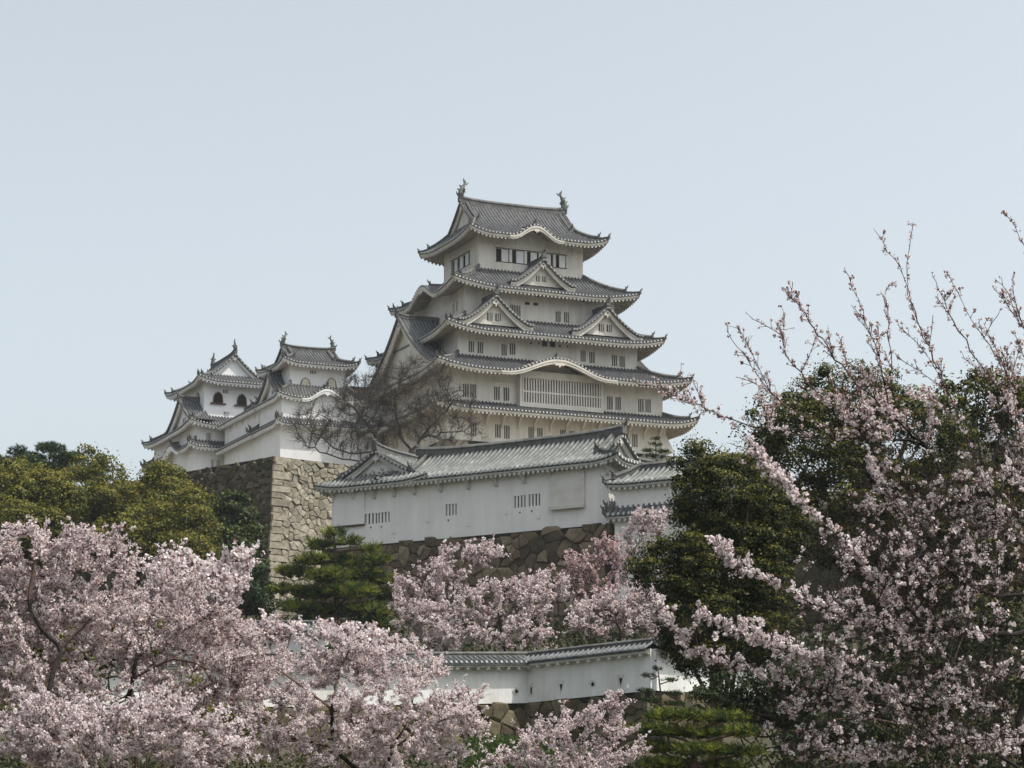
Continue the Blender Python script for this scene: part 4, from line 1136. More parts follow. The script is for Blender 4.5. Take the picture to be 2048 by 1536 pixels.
skirt(ik, c2, 7.15, 10.15, 5.9, 8.9, zt(50.9), .9, 6.0, 9.0, lift=.55, pitch=.38, plaster=WP, h=.12, thick=.24, kara={'W': (-2.2, 3.6, 1.1)})
walls(ik, c2, 6.0, 9.0, zt(45.6), zt(51.3), {'S': [(-3.9, -3.5, zt(48.4), zt(49.6)), (-3.2, -2.8, zt(48.4), zt(49.6))]}, WP)
for h_ in ((-3.9, -3.5, zt(48.4), zt(49.6)), (-3.2, -2.8, zt(48.4), zt(49.6))): barred(ik, 'S', c2, 9.0, h_, WP, 2)
b = MB()
for sd, U, D in (('S', 6.1, 9.0), ('W', 9.1, 6.0)):
    f = Face(sd, c2); stone_face(b, lambda u, z, d, f=f, U=U, D=D: f.P(u - U, D + .2 * (46 - z) * .6 + d, z), 2 * U, 37, zt(45.6), 1.2, 9)
b.build('stone_base', [M['stone_lit'], M['joint']], ik, tint=True)
settle(ik)

def gallery(label, F, a0, a1, b0, b1, zs, sides, ridge_axis, name='connecting_gallery'):
    zl, zu, zw = zs
    c = ((a0 + a1) / 2, (b0 + b1) / 2); A = (a1 - a0) / 2; B = (b1 - b0) / 2
    g = thing(name, label, 'gallery', (F.c[0], F.c[1], 36.5), TH)
    walls(g, c, A, B, zl, zu + .3, {'W': [(x, x + .35, zw + .5, zw + 1.6) for x in np.arange(-B + 1.2, B - 1, 2.3)]} if 'W' in sides else {}, WP)
    if 'W' in sides:
        for x in np.arange(-B + 1.2, B - 1, 2.3): barred(g, 'W', c, A, (x, x + .35, zw + .5, zw + 1.6), WP, 1)
    if ridge_axis == 'b':
        skirt(g, c, A + .85, B + .3, .05, B + .2, zu, 2.1, A, B, lift=0, pitch=.38, sides=sides, plaster=WP, h=.12, hips=False, thick=.24)
        skirt(g, c, A + 1.1, B + .3, A, B + .2, zw - 1.6, .8, A, B, lift=0, pitch=.38, sides=sides, plaster=WP, h=.12, hips=False, thick=.24)
        b = MB(); sweep(b, [(c[0], c[1] - B, zu + 2.15), (c[0], c[1], zu + 2.15), (c[0], c[1] + B, zu + 2.15)], .4, .4); b.build('ridge', M['ridge'], g)
    else:
        skirt(g, c, A + .3, B + .85, A + .2, .05, zu, 2.1, A, B, lift=0, pitch=.38, sides=sides, plaster=WP, h=.12, hips=False, thick=.24)
        skirt(g, c, A + .3, B + 1.1, A + .2, B, zw - 1.6, .8, A, B, lift=0, pitch=.38, sides=sides, plaster=WP, h=.12, hips=False, thick=.24)
        b = MB(); sweep(b, [(c[0] - A, c[1], zu + 2.15), (c[0], c[1], zu + 2.15), (c[0] + A, c[1], zu + 2.15)], .4, .4); b.build('ridge', M['ridge'], g)
    settle(g)
    return g
gallery('long white gallery with two stepped eaves joining the two small keeps', N_, -4.6, 0.4, 4.35, 17.2, (46, 54.4, 52.9), 'WE', 'b')
gallery('short white gallery behind the bare tree, joining a small keep to the main keep', N_, 4.45, 9.6, -3.1, 2.6, (46, 54.4, 52.9), 'SN', 'a')

# ------------------------------------------------------------------ stone rampart with a sharp pale corner
rp_o = (corner[0], corner[1], 21.0)
ramp = thing('stone_rampart', 'tall stone rampart with a sharp corner, shaded left face and pale sunlit right face', 'stone wall', rp_o)
def face_P(o2, d, nrm, zt, bat, U):
    kx = np.linalg.solve(np.array([nL, nR]), np.array([1.0, 1.0]))      # where the two battered faces meet
    def P(u, z, dep):
        s = bat * (zt - z) * (.6 + .4 * (zt - z) / 16.0) + dep
        u = u + (kx @ d) * (s - dep) * (1 - u / U)
        return np.array([o2[0] + d[0] * u + nrm[0] * s - rp_o[0], o2[1] + d[1] * u + nrm[1] * s - rp_o[1], z - rp_o[2]])
    return P
nL = np.array([-dL[1], dL[0]]); nL = nL if nL[1] < 0 else -nL
nR = np.array([-dR[1], dR[0]]); nR = nR if nR[1] < 0 else -nR
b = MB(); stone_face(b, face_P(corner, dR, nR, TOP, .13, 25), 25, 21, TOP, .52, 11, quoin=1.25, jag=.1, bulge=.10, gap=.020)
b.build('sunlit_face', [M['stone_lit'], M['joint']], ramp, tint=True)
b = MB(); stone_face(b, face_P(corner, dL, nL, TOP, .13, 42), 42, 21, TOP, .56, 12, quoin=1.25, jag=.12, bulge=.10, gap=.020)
b.build('shaded_face', [M['stone_dark'], M['joint']], ramp, tint=True)  # shade of this side is put into the darker stone colour

# ------------------------------------------------------------------ long white gate-side turret
p = at(1218, 1042, 180); G = Frame(p[0], p[1], -math.radians(33))
slab('middle_terrace', [tuple(G.world(-25.0, .6)), tuple(G.world(30, .6)), (60, 200), (60, 236), tuple(corner[:2] + dR * 25 + np.array([0, -.4])), tuple(corner[:2] + dR * 4 + np.array([0, -.4]))], 12, 26.4, M['earth'])
CP = M['plaster_cool']; GT = [M['gate_gap'], M['gate_rib'], M['tile_end']]
gt = thing('long_turret', 'long white single-storey turret with lichened tile roof above a stone footing', 'turret', (G.c[0], G.c[1], 26.4), G.th)
def gw(px0, py0, px1, py1):
    a0, z1 = G.onb(0, px0, py0); a1, z0 = G.onb(0, px1, py1); return (a0, a1, min(z0, z1), max(z0, z1))
gwin = [gw(729, 1028, 754, 1047), gw(756, 1025.5, 779, 1044), gw(891, 1009, 913, 1030), gw(1028, 992.5, 1051, 1014), gw(1057, 989, 1080, 1011)]
gwin = [(a, b_, zc, zd) for a, b_, zc, zd in gwin]
cg = (-12.6, 2.75)
hol = [(a - cg[0], b_ - cg[0], zc, zd) for a, b_, zc, zd in gwin]
walls(gt, cg, 12.6, 2.75, 26.2, 31.72, {'S': hol}, CP)
for h_ in hol: barred(gt, 'S', cg, 2.75, h_, CP, 3, frac=.5)
def gbox(name, a0, a1, z0, z1, d, m, z_off=0):
    b = MB(); b.box((a0, -d, z0), (a1, -.002, z1)); return b.build(name, m, gt)
a0, zz1 = G.onb(0, 1103, 956); a1, zz0 = G.onb(0, 1171, 1011)
gbox('plaster_bay', a0, a1, zz0, 31.0, .22, M['plaster_bay'])
b = MB(); rs = np.random.RandomState(4)
b.box((a0 - .05, -.42, zz0 - .16), (a1 + .05, -.225, zz0 + .06)); b.build('bay_ledge', M['plaster_old'], gt)
gbox('plaster_bay', -24.9, -21.98, 28.45, 31.0, .16, CP)
b = MB(); b.box((-24.9, -.22, 28.33), (-21.98, -.002, 28.445)); b.build('bay_ledge', M['wood'], gt)
for px, py in ((856, 1040), (936, 1048), (1012, 1024), (1077, 1033), (788, 1063)):
    a, z = G.onb(0, px, py); b = MB(); b.box((a - .16, -.05, z - .17), (a + .16, -.003, z + .17)); b.build('closed_loophole', CP, gt)
for px, py in ((742, 1055), (763, 1053.5), (897, 1040.5), (1040, 1025), (1064, 1022)):
    a, z = G.onb(0, px, py); b = MB(); b.box((a - .05, -.05, z - .05), (a + .05, -.003, z + .05)); b.build('drain_hole', M['wood'], gt)
for px in (670, 709, 750, 790, 830, 883, 938, 993, 1050, 1104.5, 1165, 1216):
    a, z = G.onb(0, px, 965)
    pr = [(0, 31.35), (0, 30.3), (.16, 30.42), (.3, 30.75), (.8, 31.1), (.8, 31.3)]
    b = MB(); b.prism([(a - .13, -.002 - d, z_) for d, z_ in pr], (.26, 0, 0)); b.build('eave_bracket', M['plaster_old'], gt)
irimoya(gt, (-9.6, 2.75), 'a', 10.85, 3.65, 31.4, 33.75, 8.75, 2.3, 9.6, 2.75, lift=.42, pitch=.43, fish=0, orn=.72, board=.36, ridge_h=.55, plaster=M['plaster_old'], mats=GT, h=.17, thick=.2, curve=.25, rafters=.42, ends=(1,))
irimoya(gt, (-20.9, 5.55), 'b', 6.55, 5.35, 31.42, 34.0, 5.35, 3.0, 5.5, 4.3, plain=True, lift=.35, pitch=.43, fish=0, orn=.7, board=.42, ridge_h=.5, plaster=M['plaster_old'], mats=GT, h=.17, thick=.2, curve=.4, rafters=.42, ends=(-1,))
settle(gt)
b = MB(); o = G.world(-26, -.25)
fo = thing('stone_footing', 'rough brown stone footing under the long white turret', 'stone wall', (o[0], o[1], 17.0), G.th)
stone_face(b, lambda u, z, d: np.array([u, -(.12 * (26.75 - z) + d), z - 17.0]), 26.3, 17.0, 26.75, .72, 21, jag=.2, bulge=.14, gap=.018, flat=1.4)
b.build('stone_courses', [M['stone_brown'], M['joint']], fo, tint=True)
b = MB(); stone_face(b, lambda u, z, d: np.array([26.35 + .1 * (26.75 - z) + d, u - .6, z - 17.0]), 6, 17.0, 26.75, .9, 22); b.build('return_face', [M['stone_brown'], M['joint']], fo, tint=True)

an = thing('gate_annex', 'low white annex with two stepped tile eaves, half hidden by the dark tree', 'annex', (G.c[0], G.c[1], 21.0), G.th)
ca = (6.6, .9)
walls(an, ca, 5.6, 1.8, 21, 29.58, {}, CP)
skirt(an, ca, 6.1, 2.4, 4.4, .08, 29.4, 1.3, 5.6, 1.8, lift=.15, pitch=.43, mats=GT, plaster=M['plaster_old'], h=.16, thick=.2)
skirt(an, ca, 6.1, 2.45, 5.6, 1.8, 27.15, .6, 5.6, 1.8, lift=.12, pitch=.43, mats=[M['dark_gap'], M['dark_rib'], M['tile_end']], plaster=M['plaster_old'], h=.16, thick=.2)
b = MB(); sweep(b, [(2.4, .9, 30.72), (6.6, .9, 30.72), (10.8, .9, 30.72)], .42, .42); b.build('ridge', M['ridge'], an)
settle(an)

# ------------------------------------------------------------------ parapet walls with tile coping
def parapet(label, name, pts, hw=.72, wall_h=1.85, rise=.42, foot=2.6, seed=3, loops=(), stone=True, ridge_z=None):
    """pts: ridge line points (x, y, z)"""
    pts = np.asarray(pts, float); o = pts[0].copy(); o[2] -= wall_h + rise
    t = thing(name, label, 'wall', o)
    for i in range(len(pts) - 1):
        p, q = pts[i], pts[i + 1]; d = (q - p); L = np.hypot(d[0], d[1]); e = d[:2] / L; n = np.array([-e[1], e[0]]); n = n if n[1] < 0 else -n
        sl = d[2] / L
        def W(u, dep, z): 
            u, dep, z = np.broadcast_arrays(np.asarray(u, float), np.asarray(dep, float), np.asarray(z, float))
            return np.stack([p[0] + e[0] * u + n[0] * dep - o[0], p[1] + e[1] * u + n[1] * dep - o[1], p[2] + sl * u + z - o[2]], -1)
        wb = MB(); x = np.linspace(0, L, 12); th = .24
        e0 = -.02; 
        for dep in (th, -th):
            wb.grid(np.stack([W(x, dep, -rise + .02), W(x, dep, -rise - wall_h)], 1))
        for u in (e0, L - e0):
            wb.add(W([u, u, u, u], [th, -th, -th, th], [-rise + .02, -rise + .02, -rise - wall_h, -rise - wall_h]), [[0, 1, 2, 3]])
        wb.build('wall_panel', M['parapet'], t)
        rb = MB()
        for s in (1, -1):
            tiles(rb, -.05, L + .05, lambda u, v, s=s: W(u, s * hw * (1 - v), -rise + (rise - .1) * (.75 * v + .25 * v * v)), lambda u: np.ones_like(u), .27, .085, nv=3)
        c_ = rb.build('coping', [M['dark_gap'], M['dark_rib'], M['tile_end']], t)
        eb = MB()
        for s in (1, -1):
            eb.grid(np.stack([W(x, s * (hw - .08), -rise - .07), W(x, s * (hw - .08), -rise - .2), W(x, s * th, -rise - .26)], 1))
        for u in np.arange(.4, L, .55):
            eb.hexa(np.vstack([W([u - .07, u + .07, u + .07, u - .07], [hw - .12, hw - .12, .2, .2], -rise - .32), W([u - .07, u + .07, u + .07, u - .07], [hw - .12, hw - .12, .2, .2], -rise - .19)]))
        eb.build('eave_board', M['plaster_old'], c_)
        sb = MB(); sweep(sb, W(np.linspace(0, L, 6), 0, -.1), .2, .2, sink=.05); sb.build('coping_ridge', M['ridge'], c_)
        for k, u, shape in [l for l in loops if l[0] == i]:
            lb = MB(); zc = -rise - 1.28
            if shape == 'slot': sh = [(-.07, -.26), (.07, -.26), (.07, .26), (-.07, .26)]
            elif shape == 'tri': sh = [(-.02, -.3), (.14, .24), (-.16, .24)]
            else: sh = [(.15 * math.cos(a), .15 * math.sin(a)) for a in np.linspace(0, 2 * math.pi, 12, endpoint=False)]
            lb.prism([W(u + x * 1.25, th + .004, zc + z * 1.15) for x, z in sh], np.append(n * .02, 0), 0)
            lb.prism([W(u + x * .55 + .03, th + .026, zc + z * .6 - .03) for x, z in sh], np.append(n * .004, 0), 1)
            lb.build('loophole', [M['plaster_old'], M['black']], t)
        if stone:
            fb = MB(); f0 = W(0, 0, -rise - wall_h)
            stone_face(fb, lambda u, z, dep: W(u, .3 + .1 * (-z) + dep, -rise - wall_h + z), L, -foot, 0, .52, seed + i, gap=.014, bulge=.10, flat=1.35, jag=.08)
            fb.build('stone_footing', [M['stone_dark'], M['joint']], t, tint=True)
    return t
Kp = at(1055, 1308, 116); 
def along(pt, ang, L, dz): return np.array([pt[0] + math.cos(ang) * L, pt[1] + math.sin(ang) * L, pt[2] + dz])
Lp = at(392, 1309, 106.8); Lp2 = along(Lp, math.atan2(Lp[1] - Kp[1], Lp[0] - Kp[0]), 8, -.4)
Rp = at(1305, 1280, 112.2); R2 = along(Rp, math.radians(40), 7, -.1)
parapet('near white plastered parapet with dark tile coping and loopholes, bent in the middle', 'parapet_wall', [Lp2, Kp, Rp, R2],
        loops=[(0, 8 + 12.2 + 1.3, 'slot'), (0, 8 + 12.2 + 3.9, 'round'), (1, .35, 'slot'), (1, 2.0, 'tri'), (1, 3.7, 'round'), (1, 5.2, 'tri')], foot=3.0)
Q0 = at(440, 1244, 150); Q1 = at(655, 1244, 148)
parapet('farther parapet with grey tile coping, below the pine and the rampart corner', 'parapet_wall', [along(Q0, math.pi, 6, 0), Q1], stone=False, hw=.75, rise=.55, wall_h=2.0)
# ------------------------------------------------------------------ evergreens on the left slope
def on_ground(px, Y, dz=0.0):
    x = (px - 1024.0) / F_PX * Y * 1.02
    return np.array([x, Y, float(ground_z(np.array(x), np.array(Y))) + dz])
LG = 'camphor trees on the slope left of the rampart'
for i, (lab, px, Y, L) in enumerate([
    ('olive camphor tree at the left edge of the photo, its rounded top against the sky', 10, 196, [(0, 985, 196, 62, 60, 3), (20, 1060, 194, 80, 60, 3)]),
    ('camphor tree with a knobbly crown between the dark pine tops and the thin-topped one', 95, 198, [(95, 1000, 198, 70, 58, 3), (85, 1075, 195, 80, 50, 3), (50, 960, 201, 45, 35, 2)]),
    ('tall thin-topped camphor tree whose crown lets the sky show through', 190, 205, [(178, 925, 205, 34, 30, 1.6), (220, 950, 205, 34, 32, 1.6), (160, 985, 204, 50, 46, 2.4), (220, 1020, 203, 58, 40, 2.4)]),
    ('yellow-olive camphor tree in the middle of the slope, beneath the far small keep', 290, 203, [(265, 1010, 204, 50, 42, 2.4), (300, 1060, 200, 70, 52, 3), (240, 1085, 198, 60, 46, 2.5)]),
    ('camphor tree reaching up over the foot of the far small keep', 330, 206, [(325, 960, 207, 34, 30, 1.8), (345, 1000, 206, 40, 40, 2.2), (310, 1030, 205, 40, 36, 2)]),
    ('russet-topped camphor tree standing against the shaded rampart face', 390, 200, [(393, 1010, 200, 26, 32, 1.6), (385, 1060, 199, 44, 44, 2.4), (370, 1110, 197, 60, 40, 2.4)])]):
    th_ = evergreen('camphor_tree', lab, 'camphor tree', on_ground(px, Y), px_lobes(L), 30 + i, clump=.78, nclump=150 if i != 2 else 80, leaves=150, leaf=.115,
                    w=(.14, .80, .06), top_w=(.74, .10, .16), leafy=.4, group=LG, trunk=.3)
evergreen('camphor_tree', 'dark green bushy tree beside the rampart corner', 'evergreen tree', on_ground(470, 205), px_lobes([(470, 1020, 206, 40, 34, 1.8), (455, 1070, 205, 48, 34, 2), (490, 1085, 205, 34, 30, 1.8), (470, 1120, 203, 60, 40, 2)]), 51,
          clump=.75, nclump=110, leaves=85, leaf=.16, mats=('dark_a', 'needle_a', 'camphor_b'), w=(.6, .25, .15), top_w=(.3, .4, .3))
evergreen('evergreen_shrub', 'very dark shrub in the shade at the foot of the rampart corner', 'shrub', on_ground(500, 190), px_lobes([(505, 1165, 190, 38, 34, 1.6), (480, 1190, 188, 40, 30, 1.6), (530, 1210, 188, 30, 24, 1.4)]), 52,
          clump=.6, nclump=70, leaves=70, leaf=.13, mats=('dark_a', 'needle_d'), w=(.6, .4), top_w=(.6, .4), trunk=.12)
for i, (lab, px, py, Y) in enumerate([('dark pine top standing behind the camphor trees, the smaller and leftmost one', 35, 912, 225), ('broad dark pine top behind the camphor trees, right of the smaller pine', 100, 905, 228)]):
    s = Y / F_PX; c = at(px, py, Y); k = 1 + .5 * i
    pads = [(c + np.array([dx * k * s, dy, dz * s]), np.array([r * k * s, r * k * s, .55])) for dx, dz, r, dy in ((0, 8, 20, 0), (-28, -12, 24, .5), (26, -14, 26, -.5), (0, -34, 34, 0), (-38, -50, 30, 1), (36, -52, 30, -1), (0, -75, 40, 0))]
    pine(lab, on_ground(px, Y), pads, 60 + i, c, tuft=.32, ntuft=150, mats=('needle_d', 'needle_a'), w=(.85, .15), per=10, wid=.022)

# ------------------------------------------------------------------ pines
def px_pads(L, Y):
    s = Y / F_PX
    return [(at(px, py, Y + dy), np.array([rx * s, rx * s * .8, rz * s * .78])) for px, py, rx, rz, dy in L]
pine('big bright green pine between the pale rampart corner and the long turret', on_ground(672, 158), px_pads([
    (668, 1068, 26, 14, 0), (640, 1090, 34, 14, .4), (700, 1085, 26, 13, -.3), (742, 1098, 24, 12, .5), (620, 1120, 36, 15, -.5), (680, 1125, 40, 17, .6), (750, 1122, 36, 15, 0),
    (590, 1145, 40, 15, .4), (655, 1152, 46, 18, -.8), (725, 1152, 50, 18, .3), (775, 1160, 30, 14, 0), (570, 1180, 32, 14, 0), (630, 1188, 50, 18, .6), (705, 1185, 55, 20, -.9), (770, 1190, 36, 15, .5),
    (600, 1215, 42, 15, -.6), (665, 1222, 46, 16, .5), (740, 1222, 48, 18, -.6), (720, 1255, 50, 18, .4), (770, 1250, 34, 15, 0), (620, 1240, 30, 12, .3)], 158), 70, at(668, 1075, 158), tuft=.42, ntuft=80, per=14, wid=.026, trunk=.28, mats=('needle_a', 'needle_b', 'needle_d'), w=(.42, .40, .18))
pine('low spreading pine with bright needle pads in the lower right, below the parapet', on_ground(1390, 64), px_pads([
    (1350, 1432, 62, 15, 0), (1440, 1436, 55, 16, .3), (1300, 1462, 48, 16, -.2), (1390, 1466, 62, 17, .3), (1480, 1464, 50, 16, -.2), (1310, 1496, 54, 16, .2), (1400, 1502, 62, 17, -.3), (1480, 1505, 50, 16, .3), (1330, 1530, 58, 16, 0), (1440, 1537, 64, 17, .2)], 64),
    71, at(1390, 1435, 64), tuft=.17, ntuft=430, per=10, wid=.010, mats=('needle_a', 'needle_b', 'needle_d'), trunk=.16, w=(.45, .35, .2))
pine('slender layered pine standing in front of the bright end of the parapet', on_ground(1316, 100), px_pads([
    (1316, 1338, 12, 5, 0), (1296, 1352, 14, 5, .1), (1338, 1362, 16, 5, -.1), (1292, 1382, 18, 5, 0), (1345, 1388, 20, 6, .1), (1300, 1402, 26, 6, -.2), (1345, 1408, 24, 6, .1)], 100),
    72, at(1316, 1338, 100), tuft=.14, ntuft=330, per=9, wid=.011, mats=('needle_a', 'needle_d'), w=(.4, .6), trunk=.08)
pine('small tiered pine rising behind the turret roof in front of the keep', np.append(at(1310, 990, 186)[:2], 26.3), px_pads([
    (1311, 878, 11, 3.5, 0), (1304, 888, 8, 2.5, .1), (1318, 890, 8, 2.5, 0), (1298, 902, 14, 3, 0), (1326, 903, 14, 3, .1), (1303, 912, 14, 4, 0), (1318, 915, 12, 4, .1)], 186),
    73, at(1311, 880, 186), tuft=.20, ntuft=190, per=9, wid=.018, mats=('needle_d', 'needle_a'), w=(.7, .3), trunk=.09)

# ------------------------------------------------------------------ dark evergreens on the right
DM = ('dark_a', 'dark_b', 'dark_c')
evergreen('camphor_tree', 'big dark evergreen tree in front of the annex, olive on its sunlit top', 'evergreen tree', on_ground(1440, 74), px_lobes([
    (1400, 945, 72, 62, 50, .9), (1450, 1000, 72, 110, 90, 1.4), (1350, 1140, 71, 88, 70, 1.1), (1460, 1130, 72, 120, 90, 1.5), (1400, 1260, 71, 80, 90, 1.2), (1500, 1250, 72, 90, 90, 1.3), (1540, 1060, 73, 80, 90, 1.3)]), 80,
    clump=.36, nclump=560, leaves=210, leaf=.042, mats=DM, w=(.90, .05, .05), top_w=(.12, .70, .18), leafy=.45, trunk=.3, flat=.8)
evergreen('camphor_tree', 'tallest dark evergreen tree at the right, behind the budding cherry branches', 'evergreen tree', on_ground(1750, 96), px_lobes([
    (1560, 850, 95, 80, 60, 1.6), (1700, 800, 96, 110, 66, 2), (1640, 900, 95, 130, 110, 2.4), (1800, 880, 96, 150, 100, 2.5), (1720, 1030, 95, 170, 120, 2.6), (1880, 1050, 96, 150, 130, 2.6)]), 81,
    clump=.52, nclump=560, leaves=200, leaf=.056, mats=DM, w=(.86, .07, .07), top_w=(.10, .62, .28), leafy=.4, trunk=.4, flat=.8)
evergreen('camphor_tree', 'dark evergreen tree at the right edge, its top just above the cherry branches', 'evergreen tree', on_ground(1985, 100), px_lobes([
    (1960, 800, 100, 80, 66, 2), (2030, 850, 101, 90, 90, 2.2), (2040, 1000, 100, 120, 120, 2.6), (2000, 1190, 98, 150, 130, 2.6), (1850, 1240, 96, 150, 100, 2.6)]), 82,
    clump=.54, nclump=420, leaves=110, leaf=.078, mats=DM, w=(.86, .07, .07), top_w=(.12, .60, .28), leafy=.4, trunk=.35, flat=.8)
evergreen('evergreen_shrub', 'dark round shrub below the big evergreen, beside the low pine', 'shrub', on_ground(1560, 66), px_lobes([
    (1440, 1395, 66, 60, 36, .5), (1560, 1400, 66, 110, 60, .8), (1680, 1430, 66, 120, 70, .8)]), 83, clump=.32, nclump=170, leaves=100, leaf=.05, mats=('dark_a', 'needle_d', 'dark_c'), w=(.8, .15, .05), top_w=(.7, .22, .08), trunk=.1)
evergreen('evergreen_shrub', 'shaded dark shrub at the bottom right behind the cherry trunk', 'shrub', on_ground(1900, 60), px_lobes([
    (1820, 1380, 62, 150, 90, 1.0), (1960, 1330, 62, 140, 110, 1.0), (1700, 1500, 60, 150, 70, .8), (1930, 1500, 58, 170, 70, .8)]), 84, clump=.3, nclump=260, leaves=100, leaf=.045, mats=('dark_a', 'dark_c', 'dark_b'), w=(.88, .08, .04), top_w=(.8, .12, .08), trunk=.1)

evergreen('evergreen_shrub', 'olive shrub showing through gaps in the lower left cherry trees', 'shrub', on_ground(340, 58), px_lobes([
    (380, 1405, 58, 60, 40, .7), (150, 1320, 60, 80, 60, .8), (260, 1280, 60, 70, 50, .8), (60, 1400, 58, 90, 60, .8), (470, 1440, 58, 70, 40, .7)]), 85, clump=.32, nclump=170, leaves=110, leaf=.045, w=(.3, .6, .1), top_w=(.6, .3, .1), trunk=.08)

# ------------------------------------------------------------------ leafless tree in front of the keep
def bare_tree():
    rs = np.random.RandomState(7); Y = 226.0
    base = at(815, 950, Y); base[2] = TOP - .4
    nodes, par = [base], [-1]
    def limb(pts, n, frm=None):
        p = path([at(x, y, Y + d) for x, y, d in pts], n, rs, .10)
        last = int(np.linalg.norm(np.array(nodes) - p[0], axis=1).argmin())
        for q in p[1:]: nodes.append(q); par.append(last); last = len(nodes) - 1
    limb([(815, 950, 0), (822, 905, 0), (850, 870, 0), (885, 830, .5), (905, 800, 1)], 14)
    limb([(850, 870, 0), (900, 868, -1), (950, 850, -1.5)], 9)
    limb([(822, 905, 0), (800, 860, .5), (790, 810, 1), (800, 760, 1)], 12)
    limb([(815, 950, 0), (770, 895, -.5), (735, 850, -1), (700, 810, -1)], 13)
    limb([(770, 895, -.5), (700, 905, -1), (640, 875, -1.4), (600, 850, -1.5)], 13)
    limb([(815, 950, 0), (720, 925, .5), (650, 905, 1), (610, 890, 1)], 13)
    att = in_ellipsoids(px_lobes([(790, 815, Y, 125, 85, 3.5), (700, 845, Y, 120, 70, 3), (880, 800, Y, 80, 75, 2.5), (740, 770, Y, 70, 45, 2.5), (900, 860, Y, 85, 45, 2.5), (620, 855, Y, 60, 45, 2), (850, 750, Y, 55, 40, 2)]), 950, rs)
    nd, pa = colonize(nodes, par, att, .34, 2.2, .42, rs=rs, tropism=(0, 0, .12))
    r = radii(nd, pa, .019, 2.5, .40)
    t = thing('bare_tree', 'leafless brown tree with a fine haze of twigs in front of the keep', 'bare tree', base)
    mb = MB(); stick_mesh(mb, nd - base, pa, r, .08, split=.05)
    k = np.where((r < .05) & (pa >= 0))[0]
    for gen in range(2):
        tw = rs.choice(k, size=4600); dv = nd[tw] - nd[pa[tw]]; dv /= np.linalg.norm(dv, axis=1)[:, None] + 1e-9
        v = dv + rs.normal(size=dv.shape) * .6 + np.array([0, 0, .3]); v /= np.linalg.norm(v, axis=1)[:, None]
        L = rs.uniform(.35, 1.0, len(tw))[:, None]
        st = nd[pa[tw]] + (nd[tw] - nd[pa[tw]]) * rs.rand(len(tw), 1); e = st + v * L
        mb.frusta(st - base, e - base, .012, .006, 3, 1)
        v2 = v + rs.normal(size=v.shape) * .5; v2 /= np.linalg.norm(v2, axis=1)[:, None]
        mid = st + v * L * .55
        mb.frusta(mid - base, mid + v2 * L * .6 - base, .010, .005, 3, 1)
    mb.build('branches', [M['bare'], M['bare']], t)
bare_tree()

# ------------------------------------------------------------------ cherry trees
far = dict(petal=.046, spread=.12, per=11, step=.42, tip=.013, thin=.05, jit=.2)
MG = 'cherry trees on the bank behind the parapet'
cherry('pale cherry tree leaning to the right, below the middle of the long turret', on_ground(850, 136), px_lobes([
    (820, 1195, 138, 45, 42, 1.2), (880, 1160, 138, 60, 36, 1.3), (945, 1108, 139, 55, 28, 1.2), (860, 1240, 137, 70, 40, 1.4), (975, 1085, 139, 24, 10, .6)]), seed=101, natt=800, nclus=4000, group=MG, **far)
cherry('broad cherry tree in full flower above the bend of the parapet', on_ground(985, 134), px_lobes([
    (960, 1215, 134, 70, 45, 1.5), (1045, 1205, 134, 75, 50, 1.5), (920, 1268, 133, 80, 26, 1.4), (1030, 1265, 133, 90, 32, 1.5), (1095, 1175, 135, 50, 34, 1.2)]), seed=102, natt=900, nclus=4800, group=MG, **far)
cherry('deep rose flowering tree below the right end of the turret footing', on_ground(1180, 152), px_lobes([
    (1170, 1150, 152, 56, 52, 1.4), (1215, 1110, 152, 40, 32, 1.2), (1190, 1200, 152, 60, 30, 1.2)]), seed=103, natt=600, nclus=2600, group=MG, w=(.35, .30, .15, .20), mats=('petal_b', 'rose', 'petal_a', 'calyx'), **far)
cherry('cherry tree with flat flowering tiers left of the big dark evergreen', on_ground(1230, 134), px_lobes([
    (1225, 1225, 134, 85, 32, 1.4), (1290, 1195, 134, 40, 24, 1), (1180, 1255, 133, 50, 22, 1.1), (1270, 1255, 133, 60, 26, 1.2)]), seed=104, natt=600, nclus=3600, group=MG, **far)
cherry('cherry tree rising in front of the low annex wall', on_ground(1290, 160), px_lobes([
    (1300, 1060, 160, 45, 45, 1.3), (1262, 1110, 160, 40, 45, 1.2), (1325, 1030, 160, 22, 22, .8), (1280, 1160, 160, 46, 36, 1.2)]), seed=105, natt=500, nclus=2400, group=MG, **far)
cherry('greyish cherry tree beneath the shaded rampart face', on_ground(390, 112), px_lobes([
    (345, 1145, 112, 70, 44, 1.4), (440, 1150, 112, 60, 36, 1.2), (490, 1125, 112, 36, 34, .9), (400, 1190, 111, 90, 36, 1.4), (430, 1165, 111, 60, 36, 1)]), seed=106, w=(.50, .14, .26, .10), natt=700, nclus=2900, petal=.07, spread=.15, per=6, step=.34, tip=.010, thin=.04, jit=.16)
cherry('flowering cherry partly hiding the farther parapet', on_ground(600, 118), px_lobes([
    (560, 1265, 118, 70, 30, 1.2), (480, 1285, 118, 60, 28, 1.2), (660, 1270, 117, 60, 24, 1.1), (760, 1285, 117, 60, 24, 1.1)]), seed=107, natt=500, nclus=1500, petal=.075, spread=.16, per=6, step=.36, tip=.010, thin=.04, jit=.18)

